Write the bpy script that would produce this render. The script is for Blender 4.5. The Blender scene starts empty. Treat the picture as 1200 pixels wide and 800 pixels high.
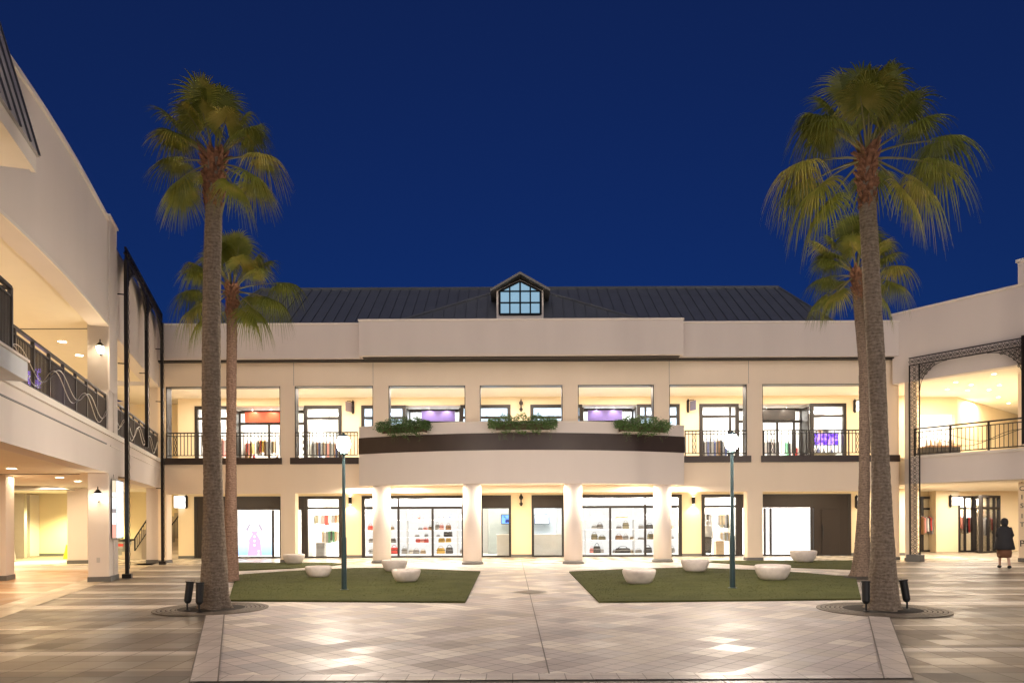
import bpy, math, random
from mathutils import Vector, Matrix
random.seed(11)
R = math.radians
scene = bpy.context.scene
COL = scene.collection
F, CX, HY, CAMZ, ROLL = 850.0, 600.0, 610.0, 1.6, 0.0045

# ------------------------------------------------------------------ helpers
def unroll(px, py):
    dx, dy = px-CX, HY-py
    return dx+dy*ROLL, dy-dx*ROLL
def P(px, py, Y):
    dx, dy = unroll(px, py)
    return Vector((dx/F*Y, Y, CAMZ+dy/F*Y))
def H(px, py, z):
    dx, dy = unroll(px, py)
    Y = (z-CAMZ)*F/dy
    return Vector((dx/F*Y, Y, z))
def G(px, py, z=0.0):
    return H(px, py, z)

def tag(o, label=None, cat=None, group=None, kind=None):
    if label: o['label'] = label
    if cat: o['category'] = cat
    if group: o['group'] = group
    if kind: o['kind'] = kind
    return o
WM = {}
def thing(name, label, cat, loc=(0, 0, 0), rot=0.0, group=None):
    o = bpy.data.objects.new(name, None)
    o.empty_display_size = .2
    COL.objects.link(o)
    o.location = loc; o.rotation_euler = (0, 0, rot)
    WM[o.name] = Matrix.Translation(Vector(loc)) @ Matrix.Rotation(rot, 4, 'Z')
    return tag(o, label, cat, group)
def ident(v): return v

class MB:
    """collects shapes, links them as ONE mesh object"""
    def __init__(s, tf=None):
        s.v = []; s.f = []; s.tf = tf or ident
    def add(s, vs, fs):
        n = len(s.v)
        s.v += [s.tf(Vector(v)) for v in vs]
        s.f += [tuple(i+n for i in f) for f in fs]
        return s
    def box(s, x0, x1, y0, y1, z0, z1):
        if x0 > x1: x0, x1 = x1, x0
        if y0 > y1: y0, y1 = y1, y0
        if z0 > z1: z0, z1 = z1, z0
        return s.add([(x0,y0,z0),(x1,y0,z0),(x1,y1,z0),(x0,y1,z0),(x0,y0,z1),(x1,y0,z1),(x1,y1,z1),(x0,y1,z1)],
              [(0,3,2,1),(4,5,6,7),(0,1,5,4),(1,2,6,5),(2,3,7,6),(3,0,4,7)])
    def prism(s, pts, z0, z1):
        n = len(pts)
        return s.add([(p[0],p[1],z0) for p in pts]+[(p[0],p[1],z1) for p in pts],
              [tuple(range(n-1,-1,-1)), tuple(range(n,2*n))]+[(i,(i+1)%n,n+(i+1)%n,n+i) for i in range(n)])
    def sheet(s, pts, z):
        return s.add([(p[0],p[1],z) for p in pts], [tuple(range(len(pts)))])
    def poly(s, pts):
        return s.add(pts, [tuple(range(len(pts)))])
    def slab(s, pts, nrm):
        """polygon with thickness vector"""
        n = len(pts); nrm = Vector(nrm)
        return s.add([Vector(p) for p in pts]+[Vector(p)+nrm for p in pts],
              [tuple(range(n-1,-1,-1)), tuple(range(n,2*n))]+[(i,(i+1)%n,n+(i+1)%n,n+i) for i in range(n)])
    def tube(s, pts, r, n=6, cap=True):
        pts = [Vector(p) for p in pts]
        rr = r if isinstance(r, (list, tuple)) else [r]*len(pts)
        vs = []; fs = []; prev = None
        for i, p in enumerate(pts):
            a = pts[min(i+1, len(pts)-1)]-pts[max(i-1, 0)]
            if a.length < 1e-9: a = Vector((0,0,1))
            a.normalize()
            if prev is None:
                ref = Vector((0,0,1)) if abs(a.z) < .9 else Vector((1,0,0))
                u = a.cross(ref).normalized()
            else:
                u = (prev-a*prev.dot(a))
                u = u.normalized() if u.length > 1e-6 else a.orthogonal().normalized()
            prev = u; w = a.cross(u)
            for k in range(n):
                t = 2*math.pi*k/n
                vs.append(p+(u*math.cos(t)+w*math.sin(t))*rr[i])
        for i in range(len(pts)-1):
            for k in range(n):
                fs.append((i*n+k, i*n+(k+1)%n, (i+1)*n+(k+1)%n, (i+1)*n+k))
        if cap:
            fs.append(tuple(range(n-1,-1,-1))); m = (len(pts)-1)*n
            fs.append(tuple(range(m, m+n)))
        return s.add(vs, fs)
    def lathe(s, prof, c=(0,0,0), n=24, sx=1.0, sy=1.0):
        vs = []; fs = []
        for (r, z) in prof:
            for k in range(n):
                t = 2*math.pi*k/n
                vs.append((c[0]+r*sx*math.cos(t), c[1]+r*sy*math.sin(t), c[2]+z))
        m = len(prof)
        for i in range(m-1):
            for k in range(n):
                fs.append((i*n+k, i*n+(k+1)%n, (i+1)*n+(k+1)%n, (i+1)*n+k))
        fs.append(tuple(range(n-1,-1,-1))); fs.append(tuple(range((m-1)*n, m*n)))
        return s.add(vs, fs)
    def build(s, name, mat, parent=None, smooth=False, bevel=0.0, subsurf=0):
        me = bpy.data.meshes.new(name)
        if parent is not None and parent.name in WM:
            inv = WM[parent.name].inverted()
            me.from_pydata([inv @ v for v in s.v], [], s.f)
        else:
            me.from_pydata(s.v, [], s.f)
        me.update()
        if smooth:
            for p in me.polygons: p.use_smooth = True
        o = bpy.data.objects.new(name, me)
        COL.objects.link(o)
        if mat: me.materials.append(mat)
        if parent is not None:
            o.parent = parent
            if parent.name in WM: WM[o.name] = WM[parent.name]
        if bevel:
            b = o.modifiers.new('Bevel', 'BEVEL'); b.width = bevel; b.segments = 2; b.limit_method = 'ANGLE'
        if subsurf:
            m = o.modifiers.new('Subdivision', 'SUBSURF'); m.levels = m.render_levels = subsurf
        return o
def top(o, label, cat, group=None):
    return tag(o, label, cat, group)
def struct(mb, name, mat):
    return tag(mb.build(name, mat), kind='structure')

# ------------------------------------------------------------------ materials
def newmat(name):
    m = bpy.data.materials.new(name); m.use_nodes = True
    nt = m.node_tree; nt.nodes.clear()
    out = nt.nodes.new('ShaderNodeOutputMaterial')
    return m, nt, out
def L(nt, a, b): nt.links.new(a, b)
def N(nt, t, **kw):
    n = nt.nodes.new(t)
    for k, v in kw.items(): setattr(n, k, v)
    return n
def bsdf(nt, out, rough=.6, metal=0.0, spec=.5):
    b = N(nt, 'ShaderNodeBsdfPrincipled')
    b.inputs['Roughness'].default_value = rough
    b.inputs['Metallic'].default_value = metal
    b.inputs['Specular IOR Level'].default_value = spec
    L(nt, b.outputs[0], out.inputs[0])
    return b
def c4(c): return (c[0], c[1], c[2], 1)
def plain(name, col, rough=.6, metal=0.0, var=.12, scale=3.0, bump=0.0, bscale=60.0, spec=.5, streak=False):
    m, nt, out = newmat(name); b = bsdf(nt, out, rough, metal, spec)
    tc = N(nt, 'ShaderNodeNewGeometry')
    mp = N(nt, 'ShaderNodeMapping'); L(nt, tc.outputs['Position'], mp.inputs[0])
    if streak: mp.inputs['Scale'].default_value = (1, 1, .18)
    no = N(nt, 'ShaderNodeTexNoise'); no.inputs['Scale'].default_value = scale; no.inputs['Detail'].default_value = 5
    L(nt, mp.outputs[0], no.inputs['Vector'])
    mx = N(nt, 'ShaderNodeMix', data_type='RGBA')
    L(nt, no.outputs['Fac'], mx.inputs['Factor'])
    mx.inputs[6].default_value = c4([max(0, c*(1-var)) for c in col])
    mx.inputs[7].default_value = c4([min(1, c*(1+var)) for c in col])
    L(nt, mx.outputs[2], b.inputs['Base Color'])
    if bump:
        n2 = N(nt, 'ShaderNodeTexNoise'); n2.inputs['Scale'].default_value = bscale; n2.inputs['Detail'].default_value = 3
        L(nt, tc.outputs['Position'], n2.inputs['Vector'])
        bp = N(nt, 'ShaderNodeBump'); bp.inputs['Strength'].default_value = bump; bp.inputs['Distance'].default_value = .01
        L(nt, n2.outputs['Fac'], bp.inputs['Height']); L(nt, bp.outputs[0], b.inputs['Normal'])
    return m
def emis(name, col, strength):
    m, nt, out = newmat(name)
    e = N(nt, 'ShaderNodeEmission'); e.inputs[0].default_value = c4(col); e.inputs[1].default_value = strength
    L(nt, e.outputs[0], out.inputs[0]); return m
def glassmat(name, tint=(1,1,1), refl=.10):
    m, nt, out = newmat(name)
    tr = N(nt, 'ShaderNodeBsdfTransparent'); tr.inputs[0].default_value = c4(tint)
    gl = N(nt, 'ShaderNodeBsdfGlossy'); gl.inputs['Roughness'].default_value = .02
    fr = N(nt, 'ShaderNodeFresnel'); fr.inputs[0].default_value = 1.5
    ad = N(nt, 'ShaderNodeMath', operation='MULTIPLY'); ad.inputs[1].default_value = refl*10
    L(nt, fr.outputs[0], ad.inputs[0])
    mx = N(nt, 'ShaderNodeMixShader'); L(nt, ad.outputs[0], mx.inputs[0]); L(nt, tr.outputs[0], mx.inputs[1]); L(nt, gl.outputs[0], mx.inputs[2])
    L(nt, mx.outputs[0], out.inputs[0]); return m

def math_n(nt, op, a=None, b=None):
    n = N(nt, 'ShaderNodeMath', operation=op)
    for i, x in enumerate((a, b)):
        if x is None: continue
        if isinstance(x, (int, float)): n.inputs[i].default_value = x
        else: L(nt, x, n.inputs[i])
    return n.outputs[0]
def tile_floor(name, size, angle, cols, rough=(.25, .5), joint=(.08, .06, .05), jw=.02, bands=None, sizey=None, off=(0, 0), jmix=.7, dirt=.15, sub=1):
    """rectangular tiles, one random colour each; bands = [(Y, colour)] constant bands along world Y"""
    m, nt, out = newmat(name); b = bsdf(nt, out, .4)
    ge = N(nt, 'ShaderNodeNewGeometry')
    vr = N(nt, 'ShaderNodeVectorRotate', rotation_type='Z_AXIS'); vr.inputs['Angle'].default_value = angle
    L(nt, ge.outputs['Position'], vr.inputs['Vector'])
    sx = N(nt, 'ShaderNodeSeparateXYZ'); L(nt, vr.outputs[0], sx.inputs[0])
    u = math_n(nt, 'DIVIDE', math_n(nt, 'ADD', sx.outputs[0], off[0]), size)
    v = math_n(nt, 'DIVIDE', math_n(nt, 'ADD', sx.outputs[1], off[1]), sizey or size)
    fu, fv = math_n(nt, 'FLOOR', u), math_n(nt, 'FLOOR', v)
    cb = N(nt, 'ShaderNodeCombineXYZ'); L(nt, fu, cb.inputs[0]); L(nt, fv, cb.inputs[1])
    wn = N(nt, 'ShaderNodeTexWhiteNoise', noise_dimensions='2D'); L(nt, cb.outputs[0], wn.inputs['Vector'])
    cr = N(nt, 'ShaderNodeValToRGB'); cr.color_ramp.interpolation = 'CONSTANT'
    el = cr.color_ramp.elements
    for i, c in enumerate(cols):
        e = el[i] if i < 2 else el.new(i/len(cols))
        e.position = i/len(cols); e.color = c4(c)
    L(nt, wn.outputs['Value'], cr.inputs[0])
    colr = cr.outputs[0]
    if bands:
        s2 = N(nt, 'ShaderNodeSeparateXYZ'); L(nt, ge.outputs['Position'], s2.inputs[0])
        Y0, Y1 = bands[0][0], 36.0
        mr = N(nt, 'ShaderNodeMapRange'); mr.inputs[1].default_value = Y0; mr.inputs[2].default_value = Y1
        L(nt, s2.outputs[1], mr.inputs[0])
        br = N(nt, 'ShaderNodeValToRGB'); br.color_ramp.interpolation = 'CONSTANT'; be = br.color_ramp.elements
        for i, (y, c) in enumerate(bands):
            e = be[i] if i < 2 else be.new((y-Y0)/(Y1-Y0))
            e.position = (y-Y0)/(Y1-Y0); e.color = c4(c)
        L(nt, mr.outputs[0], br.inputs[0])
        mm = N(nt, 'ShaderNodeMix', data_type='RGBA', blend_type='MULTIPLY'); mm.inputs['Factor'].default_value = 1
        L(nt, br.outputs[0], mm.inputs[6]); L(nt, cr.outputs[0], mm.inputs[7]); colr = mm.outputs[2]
    # joints
    def edge(w):
        fr = math_n(nt, 'FRACT', w)
        return math_n(nt, 'MINIMUM', fr, math_n(nt, 'SUBTRACT', 1.0, fr))
    if sub > 1: u, v = math_n(nt, 'MULTIPLY', u, float(sub)), math_n(nt, 'MULTIPLY', v, float(sub))
    ed = math_n(nt, 'MINIMUM', edge(u), edge(v))
    jm = math_n(nt, 'MULTIPLY', math_n(nt, 'LESS_THAN', ed, jw), jmix)
    no = N(nt, 'ShaderNodeTexNoise'); no.inputs['Scale'].default_value = .9; no.inputs['Detail'].default_value = 6
    L(nt, ge.outputs['Position'], no.inputs['Vector'])
    dm = N(nt, 'ShaderNodeMapRange'); dm.inputs[3].default_value = 1-dirt*1.6; dm.inputs[4].default_value = 1+dirt
    dm.inputs[1].default_value = .3; dm.inputs[2].default_value = .7
    L(nt, no.outputs['Fac'], dm.inputs[0])
    md = N(nt, 'ShaderNodeVectorMath', operation='SCALE'); L(nt, colr, md.inputs[0]); L(nt, dm.outputs[0], md.inputs['Scale'])
    mx = N(nt, 'ShaderNodeMix', data_type='RGBA'); L(nt, jm, mx.inputs['Factor']); L(nt, md.outputs[0], mx.inputs[6]); mx.inputs[7].default_value = c4(joint)
    L(nt, mx.outputs[2], b.inputs['Base Color'])
    rr = N(nt, 'ShaderNodeMapRange'); rr.inputs[3].default_value = rough[0]; rr.inputs[4].default_value = rough[1]
    sc = N(nt, 'ShaderNodeSeparateColor'); L(nt, wn.outputs['Color'], sc.inputs[0])
    L(nt, sc.outputs[1], rr.inputs[0])
    ra = math_n(nt, 'ADD', rr.outputs[0], math_n(nt, 'MULTIPLY', jm, .3)); L(nt, ra, b.inputs['Roughness'])
    # slight tilt of each tile + fine texture
    n3 = N(nt, 'ShaderNodeTexNoise'); n3.inputs['Scale'].default_value = 35; L(nt, ge.outputs['Position'], n3.inputs['Vector'])
    hh = math_n(nt, 'SUBTRACT', math_n(nt, 'MULTIPLY', n3.outputs['Fac'], .25), jm)
    bp = N(nt, 'ShaderNodeBump'); bp.inputs['Strength'].default_value = .35; bp.inputs['Distance'].default_value = .004
    L(nt, hh, bp.inputs['Height']); L(nt, bp.outputs[0], b.inputs['Normal'])
    return m

M = {}
M['plaster'] = plain('plaster', (.90,.765,.60), .75, var=.07, scale=.8, bump=.15, bscale=140, streak=True)
M['plaster_white'] = plain('plaster_white', (.69,.625,.575), .7, var=.07, scale=1.4, bump=.12, bscale=140, streak=True)
M['plaster_wing'] = plain('plaster_wing', (.74,.67,.62), .72, var=.06, scale=1.0, bump=.15, bscale=120, streak=True)
M['plaster_lit'] = plain('plaster_lit', (.76,.70,.655), .7, var=.04, scale=1.4, bump=.12, bscale=140, streak=True)  # parapet plaster lightened; lamp light on balcony and columns put into colour
M['cream'] = plain('cream_wall', (.84,.70,.47), .7, var=.04, scale=1.5)
M['ceiling'] = plain('ceiling_paint', (.86,.79,.66), .8, var=.03)
M['shop_white'] = plain('shop_white', (.86,.85,.82), .5, var=.03)
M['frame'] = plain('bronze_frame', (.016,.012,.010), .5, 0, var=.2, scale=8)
M['header'] = plain('brown_panel', (.016,.010,.007), .5, 0, var=.25, scale=4, streak=True)
M['band'] = plain('dark_band', (.040,.026,.022), .35, .1, var=.3, scale=2, bump=.05)
M['iron'] = plain('wrought_iron', (.018,.014,.012), .4, .6, var=.3, scale=12)
M['rail'] = plain('railing_paint', (.018,.014,.012), .5, .0, var=.2, scale=12)
M['rail_grey'] = plain('railing_grey', (.055,.050,.050), .5, .2, var=.2, scale=12)
M['silver'] = plain('brushed_silver', (.55,.53,.5), .3, .9, var=.1)
M['skirt'] = plain('grey_skirting', (.14,.14,.135), .5, var=.15)
M['cap'] = plain('parapet_cap', (.80,.74,.66), .5, var=.05)
M['post'] = plain('teal_post', (.06,.11,.125), .35, .4, var=.2, scale=5)
M['stone'] = plain('pale_stone', (.78,.71,.67), .45, var=.22, scale=7, bump=.1, bscale=30)
M['black'] = plain('black_metal', (.02,.022,.024), .4, .3, var=.3)
M['grate'] = plain('cast_grate', (.17,.14,.11), .5, .4, var=.3, scale=20)
M['soil'] = plain('soil', (.035,.028,.02), .95, var=.5, scale=30, bump=.8, bscale=40)
M['glass'] = glassmat('shop_glass', (.97,.98,.98), .07)
M['blueglass'] = None
M['stairs'] = plain('stair_stone', (.55,.47,.36), .6, var=.08)
M['asphalt'] = plain('far_ground', (.12,.11,.10), .9)

# standing seam metal
M['roof'] = plain('seam_metal', (.18,.20,.225), .45, .3, var=.18, scale=1.5, streak=True)

# turf
def turf():
    m, nt, out = newmat('turf'); b = bsdf(nt, out, .95, spec=.15)
    ge = N(nt, 'ShaderNodeNewGeometry')
    a = N(nt, 'ShaderNodeTexNoise'); a.inputs['Scale'].default_value = 1.3; a.inputs['Detail'].default_value = 6
    c = N(nt, 'ShaderNodeTexNoise'); c.inputs['Scale'].default_value = 55; c.inputs['Detail'].default_value = 4
    L(nt, ge.outputs['Position'], a.inputs['Vector']); L(nt, ge.outputs['Position'], c.inputs['Vector'])
    ad = math_n(nt, 'ADD', math_n(nt, 'MULTIPLY', a.outputs['Fac'], .45), math_n(nt, 'MULTIPLY', c.outputs['Fac'], .55))
    cr = N(nt, 'ShaderNodeValToRGB'); e = cr.color_ramp.elements
    e[0].position = .36; e[0].color = (.060,.070,.020,1); e[1].position = .66; e[1].color = (.115,.122,.040,1)
    L(nt, ad, cr.inputs[0]); L(nt, cr.outputs[0], b.inputs['Base Color'])
    bp = N(nt, 'ShaderNodeBump'); bp.inputs['Strength'].default_value = .5; bp.inputs['Distance'].default_value = .015
    L(nt, c.outputs['Fac'], bp.inputs['Height']); L(nt, bp.outputs[0], b.inputs['Normal'])
    return m
M['turf'] = turf()

# bark
def bark(name, c0, c1, ring=14.0):
    m, nt, out = newmat(name); b = bsdf(nt, out, .95, spec=.15)
    ge = N(nt, 'ShaderNodeNewGeometry')
    mp = N(nt, 'ShaderNodeMapping'); mp.inputs['Scale'].default_value = (1,1,3.0); L(nt, ge.outputs['Position'], mp.inputs[0])
    a = N(nt, 'ShaderNodeTexNoise'); a.inputs['Scale'].default_value = 16; a.inputs['Detail'].default_value = 9; a.inputs['Roughness'].default_value = .7
    L(nt, mp.outputs[0], a.inputs['Vector'])
    mp2 = N(nt, 'ShaderNodeMapping'); mp2.inputs['Scale'].default_value = (3,3,1.6); L(nt, ge.outputs['Position'], mp2.inputs[0])
    f = N(nt, 'ShaderNodeTexNoise'); f.inputs['Scale'].default_value = 8; f.inputs['Detail'].default_value = 4
    L(nt, mp2.outputs[0], f.inputs['Vector'])
    w = N(nt, 'ShaderNodeTexWave', wave_type='BANDS', bands_direction='Z'); w.inputs['Scale'].default_value = ring*.35
    w.inputs['Distortion'].default_value = 7; w.inputs['Detail'].default_value = 3; w.inputs['Detail Scale'].default_value = 2
    L(nt, ge.outputs['Position'], w.inputs['Vector'])
    s = math_n(nt, 'ADD', math_n(nt, 'MULTIPLY', a.outputs['Fac'], .5), math_n(nt, 'ADD', math_n(nt, 'MULTIPLY', w.outputs['Fac'], .10), math_n(nt, 'MULTIPLY', f.outputs['Fac'], .42)))
    cr = N(nt, 'ShaderNodeValToRGB'); e = cr.color_ramp.elements
    e[0].position = .32; e[0].color = c4(c0); e[1].position = .72; e[1].color = c4(c1)
    L(nt, s, cr.inputs[0]); L(nt, cr.outputs[0], b.inputs['Base Color'])
    bp = N(nt, 'ShaderNodeBump'); bp.inputs['Strength'].default_value = 1; bp.inputs['Distance'].default_value = .035
    L(nt, s, bp.inputs['Height']); L(nt, bp.outputs[0], b.inputs['Normal'])
    return m
M['bark'] = bark('palm_bark', (.11,.088,.066), (.37,.305,.24))
M['bark_brown'] = bark('palm_bark_brown', (.08,.056,.04), (.28,.21,.165))
M['bark_red'] = bark('palm_bark_reddish', (.115,.07,.05), (.37,.25,.19))
M['boots'] = bark('palm_boots', (.10,.045,.028), (.42,.22,.13), 8)
def leafmat(name, c0, c1, yl, trans=.35, scale=3.0):
    m, nt, out = newmat(name)
    d = N(nt, 'ShaderNodeBsdfPrincipled'); d.inputs['Roughness'].default_value = .5; d.inputs['Specular IOR Level'].default_value = .35
    t = N(nt, 'ShaderNodeBsdfTranslucent')
    ge = N(nt, 'ShaderNodeNewGeometry'); oi = N(nt, 'ShaderNodeObjectInfo')
    no = N(nt, 'ShaderNodeTexNoise'); no.inputs['Scale'].default_value = scale; no.inputs['Detail'].default_value = 4
    L(nt, ge.outputs['Position'], no.inputs['Vector'])
    s = math_n(nt, 'ADD', math_n(nt, 'MULTIPLY', no.outputs['Fac'], .8), math_n(nt, 'MULTIPLY', oi.outputs['Random'], .35))
    cr = N(nt, 'ShaderNodeValToRGB'); e = cr.color_ramp.elements
    e[0].position = .35; e[0].color = c4(c0); e[1].position = .65; e[1].color = c4(c1)
    x = e.new(.85); x.color = c4(yl)
    L(nt, s, cr.inputs[0]); L(nt, cr.outputs[0], d.inputs['Base Color']); L(nt, cr.outputs[0], t.inputs[0])
    mx = N(nt, 'ShaderNodeMixShader'); mx.inputs[0].default_value = trans
    L(nt, d.outputs[0], mx.inputs[1]); L(nt, t.outputs[0], mx.inputs[2]); L(nt, mx.outputs[0], out.inputs[0])
    return m
M['frond'] = leafmat('palm_frond', (.115,.145,.022), (.25,.265,.045), (.46,.38,.09))
M['petiole'] = plain('palm_petiole', (.22,.20,.07), .5, var=.2, scale=6)
M['ivy'] = leafmat('trailing_ivy', (.06,.12,.035), (.16,.28,.09), (.42,.50,.22), .25, 9)

CREAMT = [(.78,.73,.64),(.72,.66,.58),(.66,.60,.53),(.80,.76,.68),(.75,.70,.62)]
M['arcade_floor'] = tile_floor('arcade_floor', .45, R(45), [(.62,.56,.46),(.58,.52,.43),(.66,.60,.50)], (.18,.35), jmix=.4)
M['plaza'] = tile_floor('plaza_tiles', .46, R(45), [(.80,.72,.63),(.56,.49,.46),(.61,.53,.50),(.65,.57,.50),(.56,.50,.48),(.84,.76,.67),(.62,.54,.51),(.54,.475,.42),(.68,.60,.56),(.50,.455,.445)],
    (.37,.60), joint=(.10,.08,.07), jw=.026, jmix=.6, off=(.1,.15), dirt=.08, sub=2)
M['strip'] = tile_floor('border_stone', .27, R(0), [(.62,.545,.50),(.58,.51,.47),(.66,.585,.54)], (.3,.5), joint=(.2,.17,.15), jw=.018, jmix=.7, off=(0,.10))
BR, BG, WH, GB, TN = (.185,.142,.108), (.36,.30,.225), (.68,.61,.53), (.195,.168,.14), (.27,.225,.17)
bands = [(2,GB),(7.57,BR),(7.83,BG),(8.72,WH),(8.97,BR),(10.37,BG),(10.83,WH),(11.0,BG),(11.8,GB),(12.9,BR),(13.2,BG),(13.5,WH),(14.0,BR),(15.2,WH),
         (15.5,TN),(16.4,WH),(16.9,TN),(17.9,BR),(18.7,WH),(19.2,TN),(20.3,BR),(21.2,WH),(21.9,TN),(23,BR),(23.9,WH),(24.6,TN),(25.8,BR),(26.6,WH),(27.3,TN),(28.6,BG)]
M['pavement'] = tile_floor('banded_pavement', .42, 0, [(.98,.98,.98),(.955,.95,.945),(1,1,1),(.93,.925,.92)], (.32,.52), joint=(.09,.07,.055), jw=.014, bands=bands, sizey=.42, jmix=.75, dirt=.12)
OR = (.42,.235,.11)
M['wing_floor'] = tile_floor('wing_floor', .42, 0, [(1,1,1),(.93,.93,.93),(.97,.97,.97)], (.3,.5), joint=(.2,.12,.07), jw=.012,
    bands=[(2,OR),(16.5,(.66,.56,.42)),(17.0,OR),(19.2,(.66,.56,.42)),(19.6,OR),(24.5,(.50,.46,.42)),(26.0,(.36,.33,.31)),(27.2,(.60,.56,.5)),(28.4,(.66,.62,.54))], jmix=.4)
M['wing_border'] = tile_floor('wing_border', .40, R(-18.1), [(.60,.50,.37),(.56,.465,.345),(.63,.53,.40)], (.3,.5), joint=(.2,.15,.1), jw=.012, jmix=.5)

M['lamp_glow'] = emis('lamp_glow', (1,.86,.72), 60)
M['down_glow'] = emis('downlight_glow', (1,.86,.62), 18)
M['shop_glow'] = emis('shop_light_panel', (1,.96,.90), 9)
M['backlit'] = emis('shelf_panel_added_glow', (1,.97,.93), .62)  # glow added behind the handbag shelves to whiten the windows
M['sconce_glow'] = emis('sconce_glow', (1,.85,.6), 14)

def light(kind, name, loc, power, col, size=.2, rot=(0,0,0), sy=None, spot=None):
    l = bpy.data.lights.new(name, kind); l.energy = power; l.color = col
    if kind == 'AREA':
        l.size = size
        if sy: l.shape = 'RECTANGLE'; l.size_y = sy
    elif kind in ('POINT', 'SPOT'): l.shadow_soft_size = size
    if kind == 'SPOT': l.spot_size = spot or R(90); l.spot_blend = .6
    o = bpy.data.objects.new(name, l); COL.objects.link(o); o.location = loc; o.rotation_euler = rot
    return o
WARM = (1,.80,.52); NEUT = (1,.93,.84); COOL = (.85,.92,1)

# ------------------------------------------------------------------ key frames of the place
FY = 28.5                      # front plane of the main facade
XC = .39                       # its axis
SF = FY/F
def fx(px): return XC+(px-611.7)*SF          # x on the facade plane
SB = 32.0
def bx(px): return (px-600)*SB/F             # x on the shopfront plane
# left wing: local x along the wing (away from the camera), local y into the building
LO = Vector((-10.97, 19.74, 0)); LU = Vector((-.3108, .9505, 0)); LN = Vector((-.9505, -.3108, 0))
def lw(v): return Vector((LO.x+LU.x*v.x+LN.x*v.y, LO.y+LU.y*v.x+LN.y*v.y, v.z))
LROT = math.atan2(LU.y, LU.x)
RO = Vector((15.28, 27.64, 0)); RU = Vector((.576, -.817, 0)); RN = Vector((.817, .576, 0))
def rw(v): return Vector((RO.x+RU.x*v.x+RN.x*v.y, RO.y+RU.y*v.x+RN.y*v.y, v.z))
RROT = math.atan2(RU.y, RU.x)
def loc2(fn, x, y, z=0): return fn(Vector((x, y, z)))

# ------------------------------------------------------------------ GROUND
struct(MB().sheet([(-400,-400),(400,-400),(400,500),(-400,500)], -.012), 'ground', M['asphalt'])
struct(MB().sheet([(-45,-30),(45,-30),(45,36),(-45,36)], -.004), 'banded_pavement', M['pavement'])
A = lambda x, y: loc2(lw, x, y)
struct(MB().sheet([A(-18,.75), A(9,.75), A(13.5,.75), A(13.5,16), A(-18,16)], .0), 'wing_floor', M['wing_floor'])
struct(MB().sheet([A(-18,.12), A(9.4,.12), A(9.4,.78), A(-18,.78)], .004), 'wing_border', M['wing_border'])
def inl(y): return -3.14-.385*(y-7.75)
def outl(y): return -3.30-.391*(y-7.42)
def inr(y): return 3.91+.458*(y-7.68)
def outr(y): return 4.11+.469*(y-7.47)
Y0, Y1 = 7.58, 27.6
struct(MB().sheet([(inl(Y0),Y0),(inr(Y0),Y0),(inr(Y1),Y1),(inl(Y1),Y1)], .0), 'plaza_floor', M['plaza'])
struct(MB().sheet([(-18,27.2),(19,27.2),(19,36),(-18,36)], .004), 'arcade_floor', M['arcade_floor'])
struct(MB().sheet([(outl(7.28),7.28),(inl(7.28),7.28),(inl(Y1),Y1),(outl(Y1),Y1)], .008), 'border_strip', M['strip'])
struct(MB().sheet([(inr(7.28),7.28),(outr(7.28),7.28),(outr(Y1),Y1),(inr(Y1),Y1)], .008), 'border_strip', M['strip'])
struct(MB().sheet([(inl(7.28)+.006,7.28),(inr(7.28)-.006,7.28),(inr(7.58)-.006,7.58),(inl(7.58)+.006,7.58)], .008), 'border_strip', M['strip'])
jt = plain('joint_metal', (.17,.14,.115), .5, var=.2)
struct(MB().box(.375,.389,7.6,31,.0,.005), 'expansion_joint', jt)
for fnc in (inl, inr, outl, outr):
    struct(MB().slab([(fnc(7.28)-.008,7.28,.004),(fnc(7.28)+.008,7.28,.004),(fnc(27)+.008,27,.004),(fnc(27)-.008,27,.004)], (0,0,.006)), 'expansion_joint', jt)
dc = G(621, 693.5); 
struct(MB().sheet([(dc.x-.42,dc.y),(dc.x,dc.y-.42),(dc.x+.42,dc.y),(dc.x,dc.y+.42)], .010), 'drain_cover', plain('dark_tile', (.12,.095,.075), .45))

def lawn(pts, name):
    pts = [G(*p) for p in pts]
    mb = MB(); mb.prism([(p.x,p.y) for p in pts], .0, .035)
    o = struct(mb, name, M['turf']); return pts
def smooth_back(a): return a
lawns = []
lawns.append(lawn([(268,704.3),(545,706),(563,670),(505,667.6),(447,665.8),(420,665.8),(400,666.6),(340,669.5),(277,674)], 'lawn'))
lawns.append(lawn([(702,706),(1009,702.6),(1003,677),(940,671.5),(880,668),(800,665.4),(735,667.3),(667,670.2)][::1], 'lawn'))
lawns.append(lawn([(276,668.7),(340,666.0),(385,663.2),(401,661.2),(388,659.8),(276,659.6)], 'lawn'))
lawns.append(lawn([(830,658.6),(870,661.5),(929,665),(998.5,667.3),(998.5,657),(836,657.5)], 'lawn'))
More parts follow.
